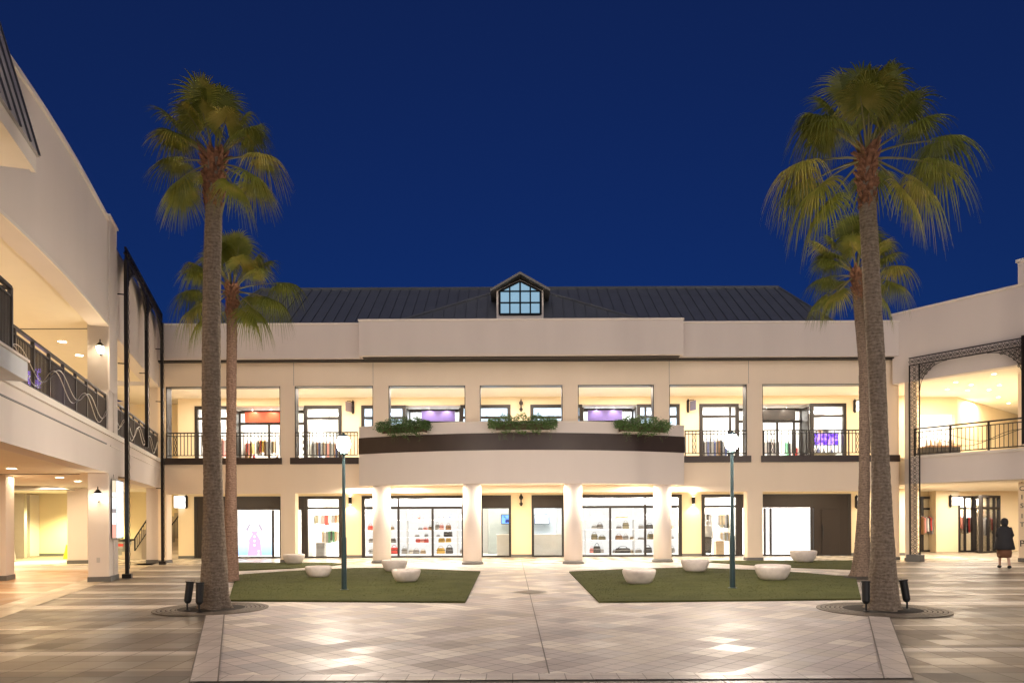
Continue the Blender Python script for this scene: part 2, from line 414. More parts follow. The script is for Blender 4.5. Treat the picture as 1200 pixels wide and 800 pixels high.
# short grass blades standing on the turf: nobody could count them
def blades(polys, n, name):
    random.seed(5)
    vs = []; fs = []
    def inside(p, poly):
        c = False; j = len(poly)-1
        for i in range(len(poly)):
            if (poly[i].y > p[1]) != (poly[j].y > p[1]) and p[0] < (poly[j].x-poly[i].x)*(p[1]-poly[i].y)/(poly[j].y-poly[i].y)+poly[i].x: c = not c
            j = i
        return c
    for poly in polys:
        xs = [p.x for p in poly]; ys = [p.y for p in poly]
        area = (max(xs)-min(xs))*(max(ys)-min(ys))
        for k in range(int(n*area)):
            x, y = random.uniform(min(xs), max(xs)), random.uniform(min(ys), max(ys))
            if not inside((x, y), poly): continue
            a = random.uniform(0, 6.28); w = .011; h = random.uniform(.004, .011)
            i = len(vs); dx, dy = math.cos(a)*w, math.sin(a)*w
            vs += [(x-dx,y-dy,.034),(x+dx,y+dy,.034),(x+random.uniform(-.015,.015),y+random.uniform(-.015,.015),.034+h)]
            fs.append((i,i+1,i+2))
    m = MB(); m.v = [Vector(v) for v in vs]; m.f = fs
    return tag(m.build(name, M['turf']), kind='stuff')
blades(lawns, 160, 'grass')

# ------------------------------------------------------------------ MAIN BUILDING
mall = thing('shopping_mall', 'long cream two storey arcade building with curved central balcony across the back of the plaza', 'building', (XC, FY, 0))
ups = [(195,329),(346,438),(456,546),(563,660),(678,767),(785,876),(894,1029)]
downs = [(195,329),(346,437),(437.2,786.2),(786,876),(894,1029)]
Z_LB, Z_BB, Z_FL, Z_UO, Z_TOP = 2.72, 2.95, 4.05, 6.93, 9.29
def wallseg(mb, x0, x1, z0, z1, y0=FY, y1=FY+.45): mb.box(x0, x1, y0, y1, z0, z1)
# facade: pillars and beams as one plaster body per storey
XL, XR = -13.9, fx(1054)
XI = -17.5
mb = MB()
# upper wall above openings
mb.box(XL, XR, FY, FY+.45, Z_UO, 8.6)
edges = [(-13.9, fx(195)), (fx(329),fx(346)), (fx(438),fx(456)), (fx(546),fx(563)), (fx(660),fx(678)), (fx(767),fx(785)), (fx(876),fx(894)), (fx(1029),XR)]
mb2 = MB()
for a, b in edges: mb2.box(a, b, FY, FY+.45, 4.12, Z_UO-.001)
mb.build('upper_wall', M['plaster'], mall)
for a, b in edges: MB().box(a, b, FY, FY+.45, 4.12, Z_UO-.001).build('upper_pillar', M['plaster'], mall)
MB().box(XL, XR, FY, FY+.45, Z_LB, 4.119).build('spandrel_wall', M['plaster'], mall)
for a, b in [(-13.9,fx(195)),(fx(329),fx(346)),(fx(876),fx(894)),(fx(1029),XR)]:
    MB().box(a, b, FY, FY+.45, .12, Z_LB-.001).build('lower_pillar', M['plaster'], mall)
    MB().box(a-.02, b+.02, FY-.02, FY+.47, 0, .12).build('pillar_skirting', M['skirt'], mall)
# dark reveals beside and above the upper openings
for a, b in ups:
    A0, B0 = fx(a), fx(b)
    MB().box(A0, A0+.03, FY+.02, FY+.43, 4.13, Z_UO-.002).build('opening_reveal', M['frame'], mall)
    MB().box(B0-.03, B0, FY+.02, FY+.43, 4.13, Z_UO-.002).build('opening_reveal', M['frame'], mall)
    MB().box(A0+.031, B0-.031, FY+.02, FY+.43, Z_UO-.03, Z_UO-.002).build('opening_lintel', M['skirt'], mall)
# vertical joints on the upper wall
for px in (438, 785, 878, 345):
    MB().box(fx(px)-.006, fx(px)+.006, FY-.006, FY-.001, 6.95, 7.85).build('wall_joint', M['skirt'], mall)
# parapet
def parapet(x0, x1, y, z0, z1, d=1.0):
    MB().box(x0, x1, y, y+d, z0, z1-.07).build('parapet', M['plaster_white'], mall, bevel=.01)
    MB().box(x0-.03, x1+.03, y-.03, y+.4, z1-.068, z1).build('parapet_cap', M['cap'], mall, bevel=.01)
cxl, cxr = XC+(421-611.7)*27.6/F, XC+(801.6-611.7)*27.6/F
parapet(XL, cxl-.035, 28.05, 7.90, 9.28)
parapet(cxr+.035, XC+(1062-611.7)*28.05/F, 28.05, 7.90, 9.28)
parapet(cxl, cxr, 27.6, 7.90, 9.29, 1.4)
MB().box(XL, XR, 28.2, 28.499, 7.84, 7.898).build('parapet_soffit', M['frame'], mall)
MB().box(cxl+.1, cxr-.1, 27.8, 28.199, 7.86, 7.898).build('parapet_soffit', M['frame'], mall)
# dark slab edges with railings
def baluster_rail(x0, x1, y, z0, z1, parent, mat, deco=1.7):
    mb = MB()
    mb.box(x0, x1, y-.03, y+.03, z1-.045, z1)
    mb.box(x0, x1, y-.015, y+.015, z1-.16, z1-.13)
    mb.box(x0, x1, y-.015, y+.015, z0+.08, z0+.11)
    n = int((x1-x0)/.135); st = (x1-x0)/n
    for i in range(n+1):
        x = x0+i*st
        big = i % 12 == 0
        w = .022 if big else .013
        mb.box(x-w, x+w, y-w, y+w, z0 if big else z0+.09, z1-.02)
        if i % 12 == 2:      # pair of bowed bars
            for sgn in (-1, 1):
                pts = []
                for k in range(9):
                    t = k/8; pts.append((x+st*.5+sgn*(.045*math.cos(2*math.pi*t*1.5)), y, z0+.1+(z1-z0-.25)*t))
                mb.tube(pts, .011, 4)
    return mb.build('balcony_railing', mat, parent)
slabs = [((190,331),(195,329)), ((341,421),(346,421)), ((802,880),(802,876)), ((892,1054),(894,1029))]
for (a, b), (c, d) in slabs:
    MB().box(fx(a), fx(b), FY-.10, FY-.004, 3.86, 4.115).build('slab_band', M['band'], mall, bevel=.008)
    baluster_rail(fx(c)+.04, fx(d)-.04, FY-.03, 4.12, 5.12, mall, M['rail'])
# curved balcony
bxl, bxr, by = XC+(421-611.7)*27.9/F, XC+(801.8-611.7)*27.9/F, 27.9
hw = (bxr-bxl)/2; sag = 1.5; rad = (hw*hw+sag*sag)/(2*sag); bcx = (bxl+bxr)/2; bcy = by-sag+rad
def arcpts(r, n=40):
    am = math.asin(min(1, hw/rad))
    return [(bcx+r*math.sin(-am+2*am*i/n), bcy-r*math.cos(-am+2*am*i/n)) for i in range(n+1)]
def curved_band(name, mat, z0, z1, off=0.0, th=.25):
    o_ = arcpts(rad+off); i_ = arcpts(rad+off-th)
    n = len(o_)
    vs = [(x,y,z0) for x,y in o_]+[(x,y,z1) for x,y in o_]+[(x,y,z1) for x,y in i_]+[(x,y,z0) for x,y in i_]
    fs = []
    for i in range(n-1):
        for k in range(4):
            a, b = k*n, ((k+1)%4)*n
            fs.append((a+i, a+i+1, b+i+1, b+i))
    fs += [(0,n,2*n,3*n),(n-1,4*n-1,3*n-1,2*n-1)]
    return MB().add(vs, fs).build(name, mat, mall)
curved_band('balcony_fascia', M['plaster_lit'], 2.965, 4.18)
curved_band('balcony_band', M['band'], 4.181, 4.80, .03)
curved_band('balcony_parapet', M['plaster_lit'], 4.801, 5.19, 0)
curved_band('balcony_cap', M['cap'], 5.191, 5.235, .03, .31)
for a in (bxl, bxr):
    sg = 1 if a == bxl else -1
    MB().box(a, a+sg*.22, by+.02, FY-.001, 2.965, 5.19).build('balcony_return', M['plaster_lit'], mall)
bot = arcpts(rad-.26)
MB().prism(bot+[(bxr-.25,FY),(bxl+.25,FY)], 3.0, 3.95).build('balcony_slab', M['ceiling'], mall)
# cylindrical columns
for px, Y in ((447.5,27.95),(553,26.95),(671.2,26.95),(776.2,27.95)):
    x = XC+(px-611.9)*Y/F
    c = MB().lathe([(.345,.12),(.335,2.99)], (x,Y,0), 40).build('column', M['plaster_lit'], mall, smooth=False)
    for p in c.data.polygons: p.use_smooth = abs(p.normal.z) < .5
    MB().lathe([(.40,0),(.40,.08),(.37,.10),(.345,.125)], (x,Y,0), 40).build('column_base', M['skirt'], c)
# floors, ceilings, back walls of the arcades
MB().box(XI, 18, FY+.452, SB+6, 3.05, 4.0).build('gallery_floor', M['ceiling'], mall)
MB().box(XI, 18, FY+.3, SB+6, 4.001, 4.04).build('gallery_floor_finish', plain('gallery_tiles', (.74,.66,.54), .4), mall)
MB().box(XI, 18, FY+.452, SB+6.4, 7.06, 7.3).build('gallery_ceiling', M['ceiling'], mall)
MB().box(XI, 18, FY+.452, SB, 2.95, 3.048).build('arcade_ceiling', M['ceiling'], mall)
MB().box(XL, XR+.3, FY+.452, SB+6.4, 8.6, 8.8).build('roof_deck', M['skirt'], mall)
# lower back wall pieces
LOP = [(228,357),(357,401),(424,545),(563,599),(623,661),(678,799),(822,866),(866,997)]
def wallrun(ops, x0, x1, z0, z1, ztop, mat, skirt=True):
    cur = x0
    for a, b in ops+[(None,None)]:
        e = bx(a) if a is not None else x1
        if e-cur > .02:
            MB().box(cur, e, SB, SB+.2, z0, ztop).build('back_wall', mat, mall)
            if skirt: MB().box(cur, e, SB-.015, SB-.001, z0, z0+.12).build('skirting', M['skirt'], mall)
        if a is not None:
            MB().box(bx(a), bx(b), SB, SB+.2, z1, ztop).build('wall_over_window', mat, mall)
            cur = bx(b)
wallrun(LOP, bx(209), 18, .005, 2.735, 2.949, M['cream'])
UOP = [(229,271),(271,357),(357,401),(424,476),(476,540),(540,599),(622,683),(683,747),(747,797),(820,866),(866,950),(950,992)]
wallrun(UOP, bx(209), 18, 4.041, 6.72, 7.059, M['cream'])
# ---- shopfronts
def shopfront(px0, px1, z0, z1, trans=None, mull=(), y=SB, fw=.14, mw=.09, bars=True, glass=None, header=None, name='shopfront', parent=None):
    x0, x1 = bx(px0)+.003, bx(px1)-.003
    mb = MB(); d0, d1 = y-.05, y+.08
    mb.box(x0, x0+fw, d0, d1, z0, z1); mb.box(x1-fw, x1, d0, d1, z0, z1)
    mb.box(x0+fw, x1-fw, d0, d1, z1-fw, z1); mb.box(x0+fw, x1-fw, d0, d1, z0, z0+.07)
    if trans: mb.box(x0+fw, x1-fw, d0, d1-.01, trans-.05, trans+.05)
    for m_, lo, hi in mull: mb.box(bx(m_)-mw/2, bx(m_)+mw/2, d0+.01, d1-.02, lo, hi)
    f = mb.build(name, M['frame'], parent or mall)
    MB().box(x0+fw-.02, x1-fw+.02, y+.01, y+.02, z0+.05, z1-fw+.02).build('glass', glass or M['glass'], f)
    if header:
        MB().box(x0+fw, x1-fw, y-.03, y+.05, header[0], z1-fw).build('header_panel', M['header'], f)
    return f
lo, hi, tr = .01, 2.73, 2.20
# left end shop: door + poster window
f = shopfront(228,357,lo,hi,None,[(277,.07,2.6),(320,.07,2.12),(329,.07,2.6)],header=(2.13,0))
def panel_door(parent, px0, px1, handle_px):
    x0, x1 = bx(px0), bx(px1)
    MB().box(x0, x1, SB-.04, SB+.05, .05, 2.13).build('door_surround', M['header'], parent)
    mb = MB().box(x0+.35, x1-.45, SB-.07, SB-.045, .06, 2.06)
    d = mb.build('door', M['header'], parent, bevel=.01)
    x = bx(handle_px)
    MB().tube([(x,SB-.13,.75),(x,SB-.13,1.35)], .02, 6).build('handle', M['black'], d)
panel_door(f, 232, 277, 238)
shopfront(357,401,lo,hi,tr)
shopfront(424,545,lo,hi,tr,[(467,.07,2.6),(507,.07,2.15)],name='shop_window')
f1 = shopfront(563,599,lo,hi,None,[],header=(2.15,0),fw=.10)
f2 = shopfront(623,661,lo,hi,None,[],header=(2.15,0),fw=.10)
shopfront(678,799,lo,hi,tr,[(715,.07,2.15),(756,.07,2.6)],name='shop_window')
shopfront(822,866,lo,hi,tr)
f = shopfront(866,997,lo,hi,None,[(879,.07,2.6),(896,.07,2.12),(903,.07,2.12),(951,.07,2.6)],header=(2.13,0))
panel_door(f, 953, 995, 963)
# upper
ul, uh, ut = 4.045, 6.715, 6.16
BG_ = glassmat('bluish_glass', (.80,.90,1.0), .09)
shopfront(229,271,ul,uh,ut)
shopfront(357,401,ul,uh,ut)
shopfront(424,476,ul,uh,ut,[(438,4.1,6.6)],glass=BG_)
shopfront(540,599,ul,uh,ut,[],glass=BG_)
shopfront(622,683,ul,uh,ut,[],glass=BG_)
shopfront(747,797,ul,uh,ut,[(757,4.1,6.6)],glass=BG_)
shopfront(820,866,ul,uh,ut,[(856,4.1,6.6)])
shopfront(950,992,ul,uh,ut)
def recess(px0, px1, depth, sign_px, mulls, signmat, signlabel):
    """shopfront set back from the gallery, with a lit fascia sign above the glass"""
    y = SB+depth
    x0, x1 = bx(px0), bx(px1)
    MB().box(x0, x1, SB+.2, y+.3, 6.716, 6.8).build('recess_soffit', M['shop_white'], mall)
    f = shopfront(px0, px1, ul, 6.62, 6.05, [(m_,4.1,6.05) for m_ in mulls], y=y, fw=.10)
    for s_, e_ in ((x0, -1), (x1, 1)):
        MB().box(s_ if e_ < 0 else s_-.06, s_+.06 if e_ < 0 else s_, SB+.1, y, ul, 6.6).build('recess_cheek', M['frame'], f)
    a, b = bx(sign_px[0])*(y/SB), bx(sign_px[1])*(y/SB)
    s = MB().box(a, b, y-.16, y-.06, 6.10, 6.56).build('fascia_sign', signmat, f)
    for k in (.25, .75):
        x = a+(b-a)*k
        MB().tube([(x,y-.06,6.62),(x,y-.30,6.66),(x,y-.34,6.60)], .012, 5).build('sign_lamp', M['silver'], s)
        light('SPOT', 'sign_spot', (x, y-.36, 6.62), 14, (1,.9,.8), .02, (R(30),0,0), spot=R(110))
    return f
red = plain('red_sign', (.75,.10,.035), .4); pur = plain('purple_sign', (.18,.13,.42), .35); drk = plain('dark_sign', (.035,.028,.022), .3)
recess(271,357,.9,(289,332),(308,326),red,'')
recess(476,540,.8,(495,534),(484,),pur,'')
recess(683,747,.8,(689,729),(695,),pur,'')
recess(866,950,.9,(884,931),(880,920,940),drk,'')
# ---- shop rooms (white boxes behind the glass) with ceiling lights
def room(x0, x1, z0, z1, y0, y1, wall, power, col, nm='shop_interior', panel=True):
    t = .05
    mb = MB()
    mb.add([(x0,y0,z0),(x1,y0,z0),(x1,y1,z0),(x0,y1,z0),(x0,y0,z1),(x1,y0,z1),(x1,y1,z1),(x0,y1,z1)],
           [(0,1,2,3),(7,6,5,4),(2,6,7,3),(1,5,6,2),(3,7,4,0)])
    r = mb.build(nm, wall, mall)
    n = max(1, round((x1-x0)/2.2))
    for i in range(n):
        x = x0+(x1-x0)*(i+.5)/n
        if panel: MB().box(x-.35, x+.35, (y0+y1)/2-.3, (y0+y1)/2+.3, z1-.03, z1-.004).build('ceiling_light', M['shop_glow'], r)
        light('AREA', 'shop_light', (x, y0+(y1-y0)*.45, z1-.05), 2.0*power/n, col, min(1.6,(x1-x0)/n*.7), sy=1.4)
    if z0 < 1 and y1-y0 < 2: light('AREA', 'shelf_fill_light', ((x0+x1)/2, y0+.06, z1-.06), 420, col, x1-x0-.3, (R(24),0,0), sy=.12)  # lamp added just behind the glass to brighten the shelves
    return r
ry0 = SB+.21
LROOMS = [((228,357),1.0,NEUT),((357.5,412),1.3,NEUT),((412.5,556),1.5,(1,.95,.90)),((556.5,611),.35,NEUT),((611.5,670),.45,COOL),((670.5,810),1.5,(1,.96,.92)),((810.5,866),1.2,NEUT),((866.5,997),1.3,(1,.9,.86))]
for (a, b), k, c in LROOMS:
    room(bx(a), bx(b), .012, 2.90, ry0, ry0+(1.2 if (a,b) in ((412.5,556),(670.5,810)) else 3.6), M['shop_white'], 135*k*(bx(b)-bx(a))/4.0, c)
UROOMS = [((229,271),.6,1.1,NEUT),((271,357),1.3,1.1,(1,.92,.8)),((357.5,412),.5,1.1,(1,.92,.8)),((412.5,476),.5,.85,COOL),((476,540),1.2,.7,COOL),((540,611),.5,.7,COOL),((611.5,683),.5,.7,COOL),((683,747),1.2,.75,COOL),((747,810),.5,.9,COOL),((810.5,866),.5,1.1,NEUT),((866,950),1.3,1.1,NEUT),((950,997),.5,1.1,NEUT)]
for (a, b), dy, k, c in UROOMS:
    sc_ = 1.0
    room(bx(a)+.01, bx(b)-.01, 4.043, 6.70, SB+.12+(dy if dy > .8 else 0.1), SB+4.6, M['shop_white'], 62*k*(bx(b)-bx(a))/2.5, c)
# ---- staircase at the west end of the arcade
st = MB()
for i in range(17):
    st.box(-16.3, bx(208.6), SB+.02+i*.27, SB+.02+(i+1)*.27, .01, .02+(i+1)*.17)
st.build('staircase', M['stairs'], mall)
MB().box(-16.4, bx(209)+.0, SB+4.8, SB+5, 0, 7).build('stair_wall', M['cream'], mall)
MB().box(bx(209), bx(209)+.15, SB+.2, SB+5, .0, 2.95).build('stair_wall', M['cream'], mall)
rl = MB()
rx = -15.35
rl.tube([(rx,SB,.95+.1),(rx,SB+4.6,3.85)], .03, 6)
for i in range(34):
    y = SB+.05+i*.135; rl.box(rx-.01, rx+.01, y-.01, y+.01, .1+(i*.135)*.63, 1.02+(i*.135)*.63)
rl.build('stair_railing', M['rail'], mall)
# ---- roof
rf = thing  # alias kept out of the way
EY, EZ, RY, RZ = 29.2, 9.1, 34.0, 12.46
def roof_quad(name, pts, seams, parent, mat=None, th=.08):
    """pts: eave-left, eave-right, ridge-right, ridge-left; seams run eave to ridge"""
    e0, e1, r1, r0 = [Vector(p) for p in pts]
    nrm = (e1-e0).cross(r0-e0).normalized()
    if nrm.z < 0: nrm = -nrm
    o = MB().slab([e0,e1,r1,r0], -nrm*th).build(name, mat or M['roof'], parent)
    mb = MB(); up = (r0+r1)/2-(e0+e1)/2
    along = (e1-e0).normalized(); Lg = (e1-e0).length
    upd = (nrm.cross(along)).normalized()
    if upd.dot(up) < 0: upd = -upd
    hgt = (r0-e0).dot(upd)
    r0a, r1a = (r0-e0).dot(along), (r1-e0).dot(along)
    n = int(Lg/seams)
    for i in range(1, n):
        a = i*Lg/n
        h = hgt
        if a < r0a: h = hgt*a/r0a
        if a > r1a and Lg-r1a > 1e-6: h = hgt*(Lg-a)/(Lg-r1a)
        if h < .1: continue
        b = e0+along*a; t = b+upd*h; w = along*.012
        mb.slab([b-w, b+w, t+w, t-w], nrm*.045)
    if mb.v: mb.build('seams', M['roof'], o)
    return o
main_roof = roof_quad('roof', [(-13.0,EY,EZ),(13.7,EY,EZ),(12.54,RY,RZ),(-11.75,RY,RZ)], .46, mall)
roof_quad('roof_hip', [(13.7,EY,EZ),(13.7,38.8,EZ),(12.54,RY+.01,RZ),(12.54,RY-.01,RZ)], .5, mall)
roof_quad('roof_hip', [(-13.0,38.8,EZ),(-13.0,EY,EZ),(-11.75,RY-.01,RZ),(-11.75,RY+.01,RZ)], .5, mall)
roof_quad('roof_back', [(13.7,38.8,EZ),(-13.0,38.8,EZ),(-11.75,RY,RZ),(12.54,RY,RZ)], .5, mall)
MB().tube([(-11.75,RY,RZ+.03),(12.54,RY,RZ+.03)], .07, 6).build('ridge_cap', M['roof'], main_roof)
MB().tube([(12.54,RY,RZ+.03),(13.7,EY,EZ+.03)], .05, 6).build('ridge_cap', M['roof'], main_roof)
MB().tube([(-11.75,RY,RZ+.03),(-13.0,EY,EZ+.03)], .05, 6).build('ridge_cap', M['roof'], main_roof)
ax, ay, az = .38, 31.5, 11.80
b0, b1 = Vector((-5.95,28.85,9.1)), Vector((6.7,28.85,9.1)); ap = Vector((ax,ay,az)); bk = Vector((ax,33.1,az))
fr_ = MB().slab([b0,b1,ap], (0,.06,-.06)).build('front_roof', M['roof'], mall)
mb = MB(); nrm = (b1-b0).cross(ap-b0).normalized(); upd = Vector((0,ay-28.85,az-9.1)).normalized(); hg = (ap-b0).dot(upd)
n = 28
for i in range(1, n):
    x = b0.x+(b1.x-b0.x)*i/n; t_ = (x-b0.x)/(ax-b0.x) if x < ax else (b1.x-x)/(b1.x-ax)
    p = Vector((x,28.85,9.1)); q = p+upd*hg*t_
    w = Vector((.012,0,0)); mb.slab([p-w,p+w,q+w,q-w], nrm*.045)
mb.build('seams', M['roof'], fr_)
MB().slab([b0, ap, bk, (-5.95,29.3,9.1)], (.02,0,-.06)).build('front_roof_side', M['roof'], mall)
MB().slab([b1, (6.7,29.3,9.1), bk, ap], (-.02,0,-.06)).build('front_roof_side', M['roof'], mall)
MB().tube([b0+Vector((0,0,.04)), ap+Vector((0,0,.04)), b1+Vector((0,0,.04))], .05, 6).build('ridge_cap', M['roof'], fr_)
# dormer
DY = 29.5
def dx_(px): return (px-600)/F*DY
def dz_(py): return CAMZ+(HY-py)/F*DY
dmr = MB()
wl, wr, wc = dx_(583), dx_(638), dx_(610.7)
zs, za, zb = dz_(341), dz_(327.5), 9.4
dmr.add([(wl,DY,zb),(wr,DY,zb),(wr,DY,zs),(wc,DY,za),(wl,DY,zs),(wl,DY+3,zb),(wr,DY+3,zb),(wr,DY+3,zs),(wc,DY+3,za),(wl,DY+3,zs)],
        [(0,1,2,3,4),(9,8,7,6,5),(1,6,7,2),(0,4,9,5),(2,7,8,3),(3,8,9,4)])
dorm = dmr.build('dormer', M['cap'], mall)
er, el_, ea, ez = dx_(645.5), dx_(576), dz_(321.5), dz_(341.5)
for s_, xe in ((-1, el_), (1, er)):
    MB().slab([(xe,DY-.35,ez),(wc,DY-.35,ea),(wc,DY+3.2,ea),(xe,DY+3.2,ez)], (0,0,-.10)).build('dormer_roof', plain('dormer_metal', (.16,.155,.14), .45, .4), dorm)
# window in the dormer: frame bars + glass
pl, pr, pc = dx_(586.6), dx_(634.6), wc
pzb, pzs, pza = dz_(368.5), dz_(341.7), dz_(329.8)
def dormer_glow_glass():
    m, nt, out = newmat('dormer_glow_glass')
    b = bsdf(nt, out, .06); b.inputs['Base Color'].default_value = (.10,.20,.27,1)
    b.inputs['Emission Color'].default_value = (.13,.24,.33,1); b.inputs['Emission Strength'].default_value = .8  # dim room light behind the pane put in as an even glow
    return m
MB().add([(pl,DY-.02,pzb),(pr,DY-.02,pzb),(pr,DY-.02,pzs),(pc,DY-.02,pza),(pl,DY-.02,pzs)], [(0,1,2,3,4)]).build('window_glass', dormer_glow_glass(), dorm)
mb = MB(); t_ = .05
def bar(p, q, w=.045):
    p, q = Vector((p[0],DY-.05,p[1])), Vector((q[0],DY-.05,q[1]))
    mb.tube([p, q], w, 4)
bar((pl,pzb),(pr,pzb)); bar((pl,pzb),(pl,pzs)); bar((pr,pzb),(pr,pzs)); bar((pl,pzs),(pc,pza)); bar((pr,pzs),(pc,pza)); bar((pl,pzs),(pr,pzs),.035)
bar((pl,(pzb+pzs)/2),(pr,(pzb+pzs)/2),.035); bar((pc,pzb),(pc,pza),.035)
for k in (.25,.75):
    x = pl+(pr-pl)*k; bar((x,pzb),(x,(pzs+pza)/2),.03)
mb.build('window_frame', M['black'], dorm)

# ------------------------------------------------------------------ LEFT WING
lwing = thing('shopping_wing', 'two storey cream arcade wing along the left edge with wavy balcony railing', 'building', LO, LROT)
def LB(x0, x1, y0, y1, z0, z1, name, mat, parent=None, bevel=0):
    return MB(lw).box(x0, x1, y0, y1, z0, z1).build(name, mat, parent or lwing, bevel=bevel)
PW = M['plaster_wing']
def LBc(x0, x1, y0, y1, z0, z1, name, mat, bevel=0):
    """like LB, following the slight bend of the near end of the wing"""
    n = 16; pts = []
    def bend(x): return .0085*max(0, -2.7-x)**2
    for i in range(n+1):
        x = x0+(x1-x0)*i/n; pts.append((x, y0+bend(x)))
    for i in range(n, -1, -1):
        x = x0+(x1-x0)*i/n; pts.append((x, y1+bend(x)))
    return MB(lw).prism(pts, z0, z1).build(name, mat, lwing)
LBc(-14, 0, 0, .45, 6.93, 9.8, 'upper_wall', PW); LB(0.0, 1.05, -.03, .5, 5.2, 9.95, 'upper_pier', PW)
LB(1.05, 9.32, 0, .45, 6.9, 9.46, 'upper_wall', PW)
LBc(-14, -.01, -.05, .5, 9.801, 9.9, 'parapet_cap', M['cap']); LB(-.01, 1.1, -.07, .55, 9.951, 10.0, 'parapet_cap', M['cap'])
LBc(-14, -.005, -.04, -.001, 6.93, 7.0, 'wall_moulding', M['cap'])
LB(-18, 9.32, 0, .45, 2.95, 3.95, 'spandrel_wall', PW)
LB(-18, 9.3, -.06, .5, 3.951, 4.09, 'balcony_ledge', M['cap'], bevel=.01)
LB(-17.9, -.3, -.02, -.001, 3.70, 3.73, 'wall_moulding', M['skirt']); 
LB(.2, 9.3, -.02, -.001, 3.70, 3.73, 'wall_moulding', M['cap'])
LB(0, .55, 0, .5, .14, 2.949, 'pillar', PW); LB(.56, 1.05, -.03, .5, .14, 2.949, 'pillar', PW)
LB(-.02, 1.07, -.05, .52, 0, .139, 'pillar_skirting', M['skirt'])
LB(0, .55, .0, .5, 4.091, 6.93, 'pillar', PW); LB(.56, 1.05, -.03, .5, 4.091, 5.199, 'pillar', PW)
LB(9.32, 9.95, 0, .5, .14, 8.6, 'pillar', PW); LB(9.30, 9.97, -.02, .52, 0, .139, 'pillar_skirting', M['skirt'])
for x, y in ((10.1,2.7),(1.4,2.83),(-7.5,2.83)):
    LB(x, x+.7, y, y+.7, .14, 2.949, 'inner_pillar', PW); LB(x-.02, x+.72, y-.02, y+.72, 0, .139, 'pillar_skirting', M['skirt'])
LB(-18, 9.0, .46, 14, 3.06, 3.95, 'gallery_floor', M['ceiling']); LB(-18, 9.0, .46, 14, 2.951, 3.055, 'arcade_ceiling', M['ceiling'])
LB(9.0, 16, 3.0, 14, 2.96, 3.9, 'arcade_ceiling', M['ceiling']); LB(9.0, 16, 3.0, 14, 7.07, 7.3, 'gallery_ceiling', M['ceiling'])
LB(-18, 9.0, .46, 14, 7.05, 7.3, 'gallery_ceiling', M['ceiling'])
LB(-18, 16, 13.8, 14, 0, 7.04, 'back_wall', M['cream'])
LB(-18, 9.3, .5, 1.0, 8.9, 9.0, 'roof_deck', M['skirt'])
MB().box(-34, -13.9, 35.2, 35.4, .01, 3.5).build('back_wall', M['cream'], lwing)
MB().box(-34, -13.9, 33.6, 33.8, 4.0, 7.2).build('back_wall', M['cream'], lwing)
MB().box(-34, -13.9, 35.17, 35.19, .01, .13).build('skirting', M['skirt'], lwing)
MB().box(P(30,600,34.5).x, P(35,600,34.5).x, 34.5, 35.19, .01, 2.94).build('wall_pier', PW, lwing)
MB().box(P(-30,600,33).x, P(30,600,33).x, 32.9, 33.1, .01, 2.94).build('wall_panel', plain('grey_wall', (.42,.37,.31), .7), lwing)
MB().slab([P(5,562,26), P(82,573,27), P(82,574,27.2), P(5,574,26)], (0,.3,0)).build('ceiling_beam', plain('beam_grey', (.38,.36,.33), .7), lwing)
# joint lines on the ceilings
MB().box(-20, -11.9, 20.35, 20.40, 7.035, 7.052).build('ceiling_joint', M['skirt'], lwing)
MB().box(-20, -11.9, 19.95, 20.0, 2.935, 2.952).build('ceiling_joint', M['skirt'], lwing)
def wing_rail(fn, x0, x1, y, z0, z1, parent, mat, wavemat, post=1.05, waves=True, step=.09, wl=2.6, name='balcony_railing'):
    mb = MB(fn)
    mb.box(x0, x1, y-.03, y+.03, z1-.05, z1); mb.box(x0, x1, y-.02, y+.02, z1-.17, z1-.14); mb.box(x0, x1, y-.02, y+.02, z0+.05, z0+.09)
    n = max(1, round((x1-x0)/step))
    for i in range(n+1):
        x = x0+(x1-x0)*i/n; mb.box(x-.009, x+.009, y-.009, y+.009, z0+.05, z1-.15)
    n = max(1, round((x1-x0)/post))
    for i in range(n+1):
        x = x0+(x1-x0)*i/n; mb.box(x-.03, x+.03, y-.03, y+.03, z0, z1-.02)
    r = mb.build(name, mat, parent)
    if waves:
        w = MB(fn)
        for ph, am, mid in ((0,.20,.50),(.9,.24,.40)):
            pts = []
            k = int((x1-x0)/.08)
            for i in range(k+1):
                x = x0+(x1-x0)*i/k
                pts.append((x, y-.05, z0+(z1-z0)*mid+am*math.sin(2*math.pi*x/wl+ph)+.05*math.sin(2*math.pi*x/wl*.5)))
            w.tube(pts, .010, 5)
        w.build('wave_rail', wavemat, r)
    return r
wing_rail(lw, -9.3, -.02, .08, 4.09, 5.09, lwing, M['rail_grey'], M['silver'])
wing_rail(lw, 1.08, 9.28, .08, 4.09, 5.09, lwing, M['rail_grey'], M['silver'], wl=2.2)
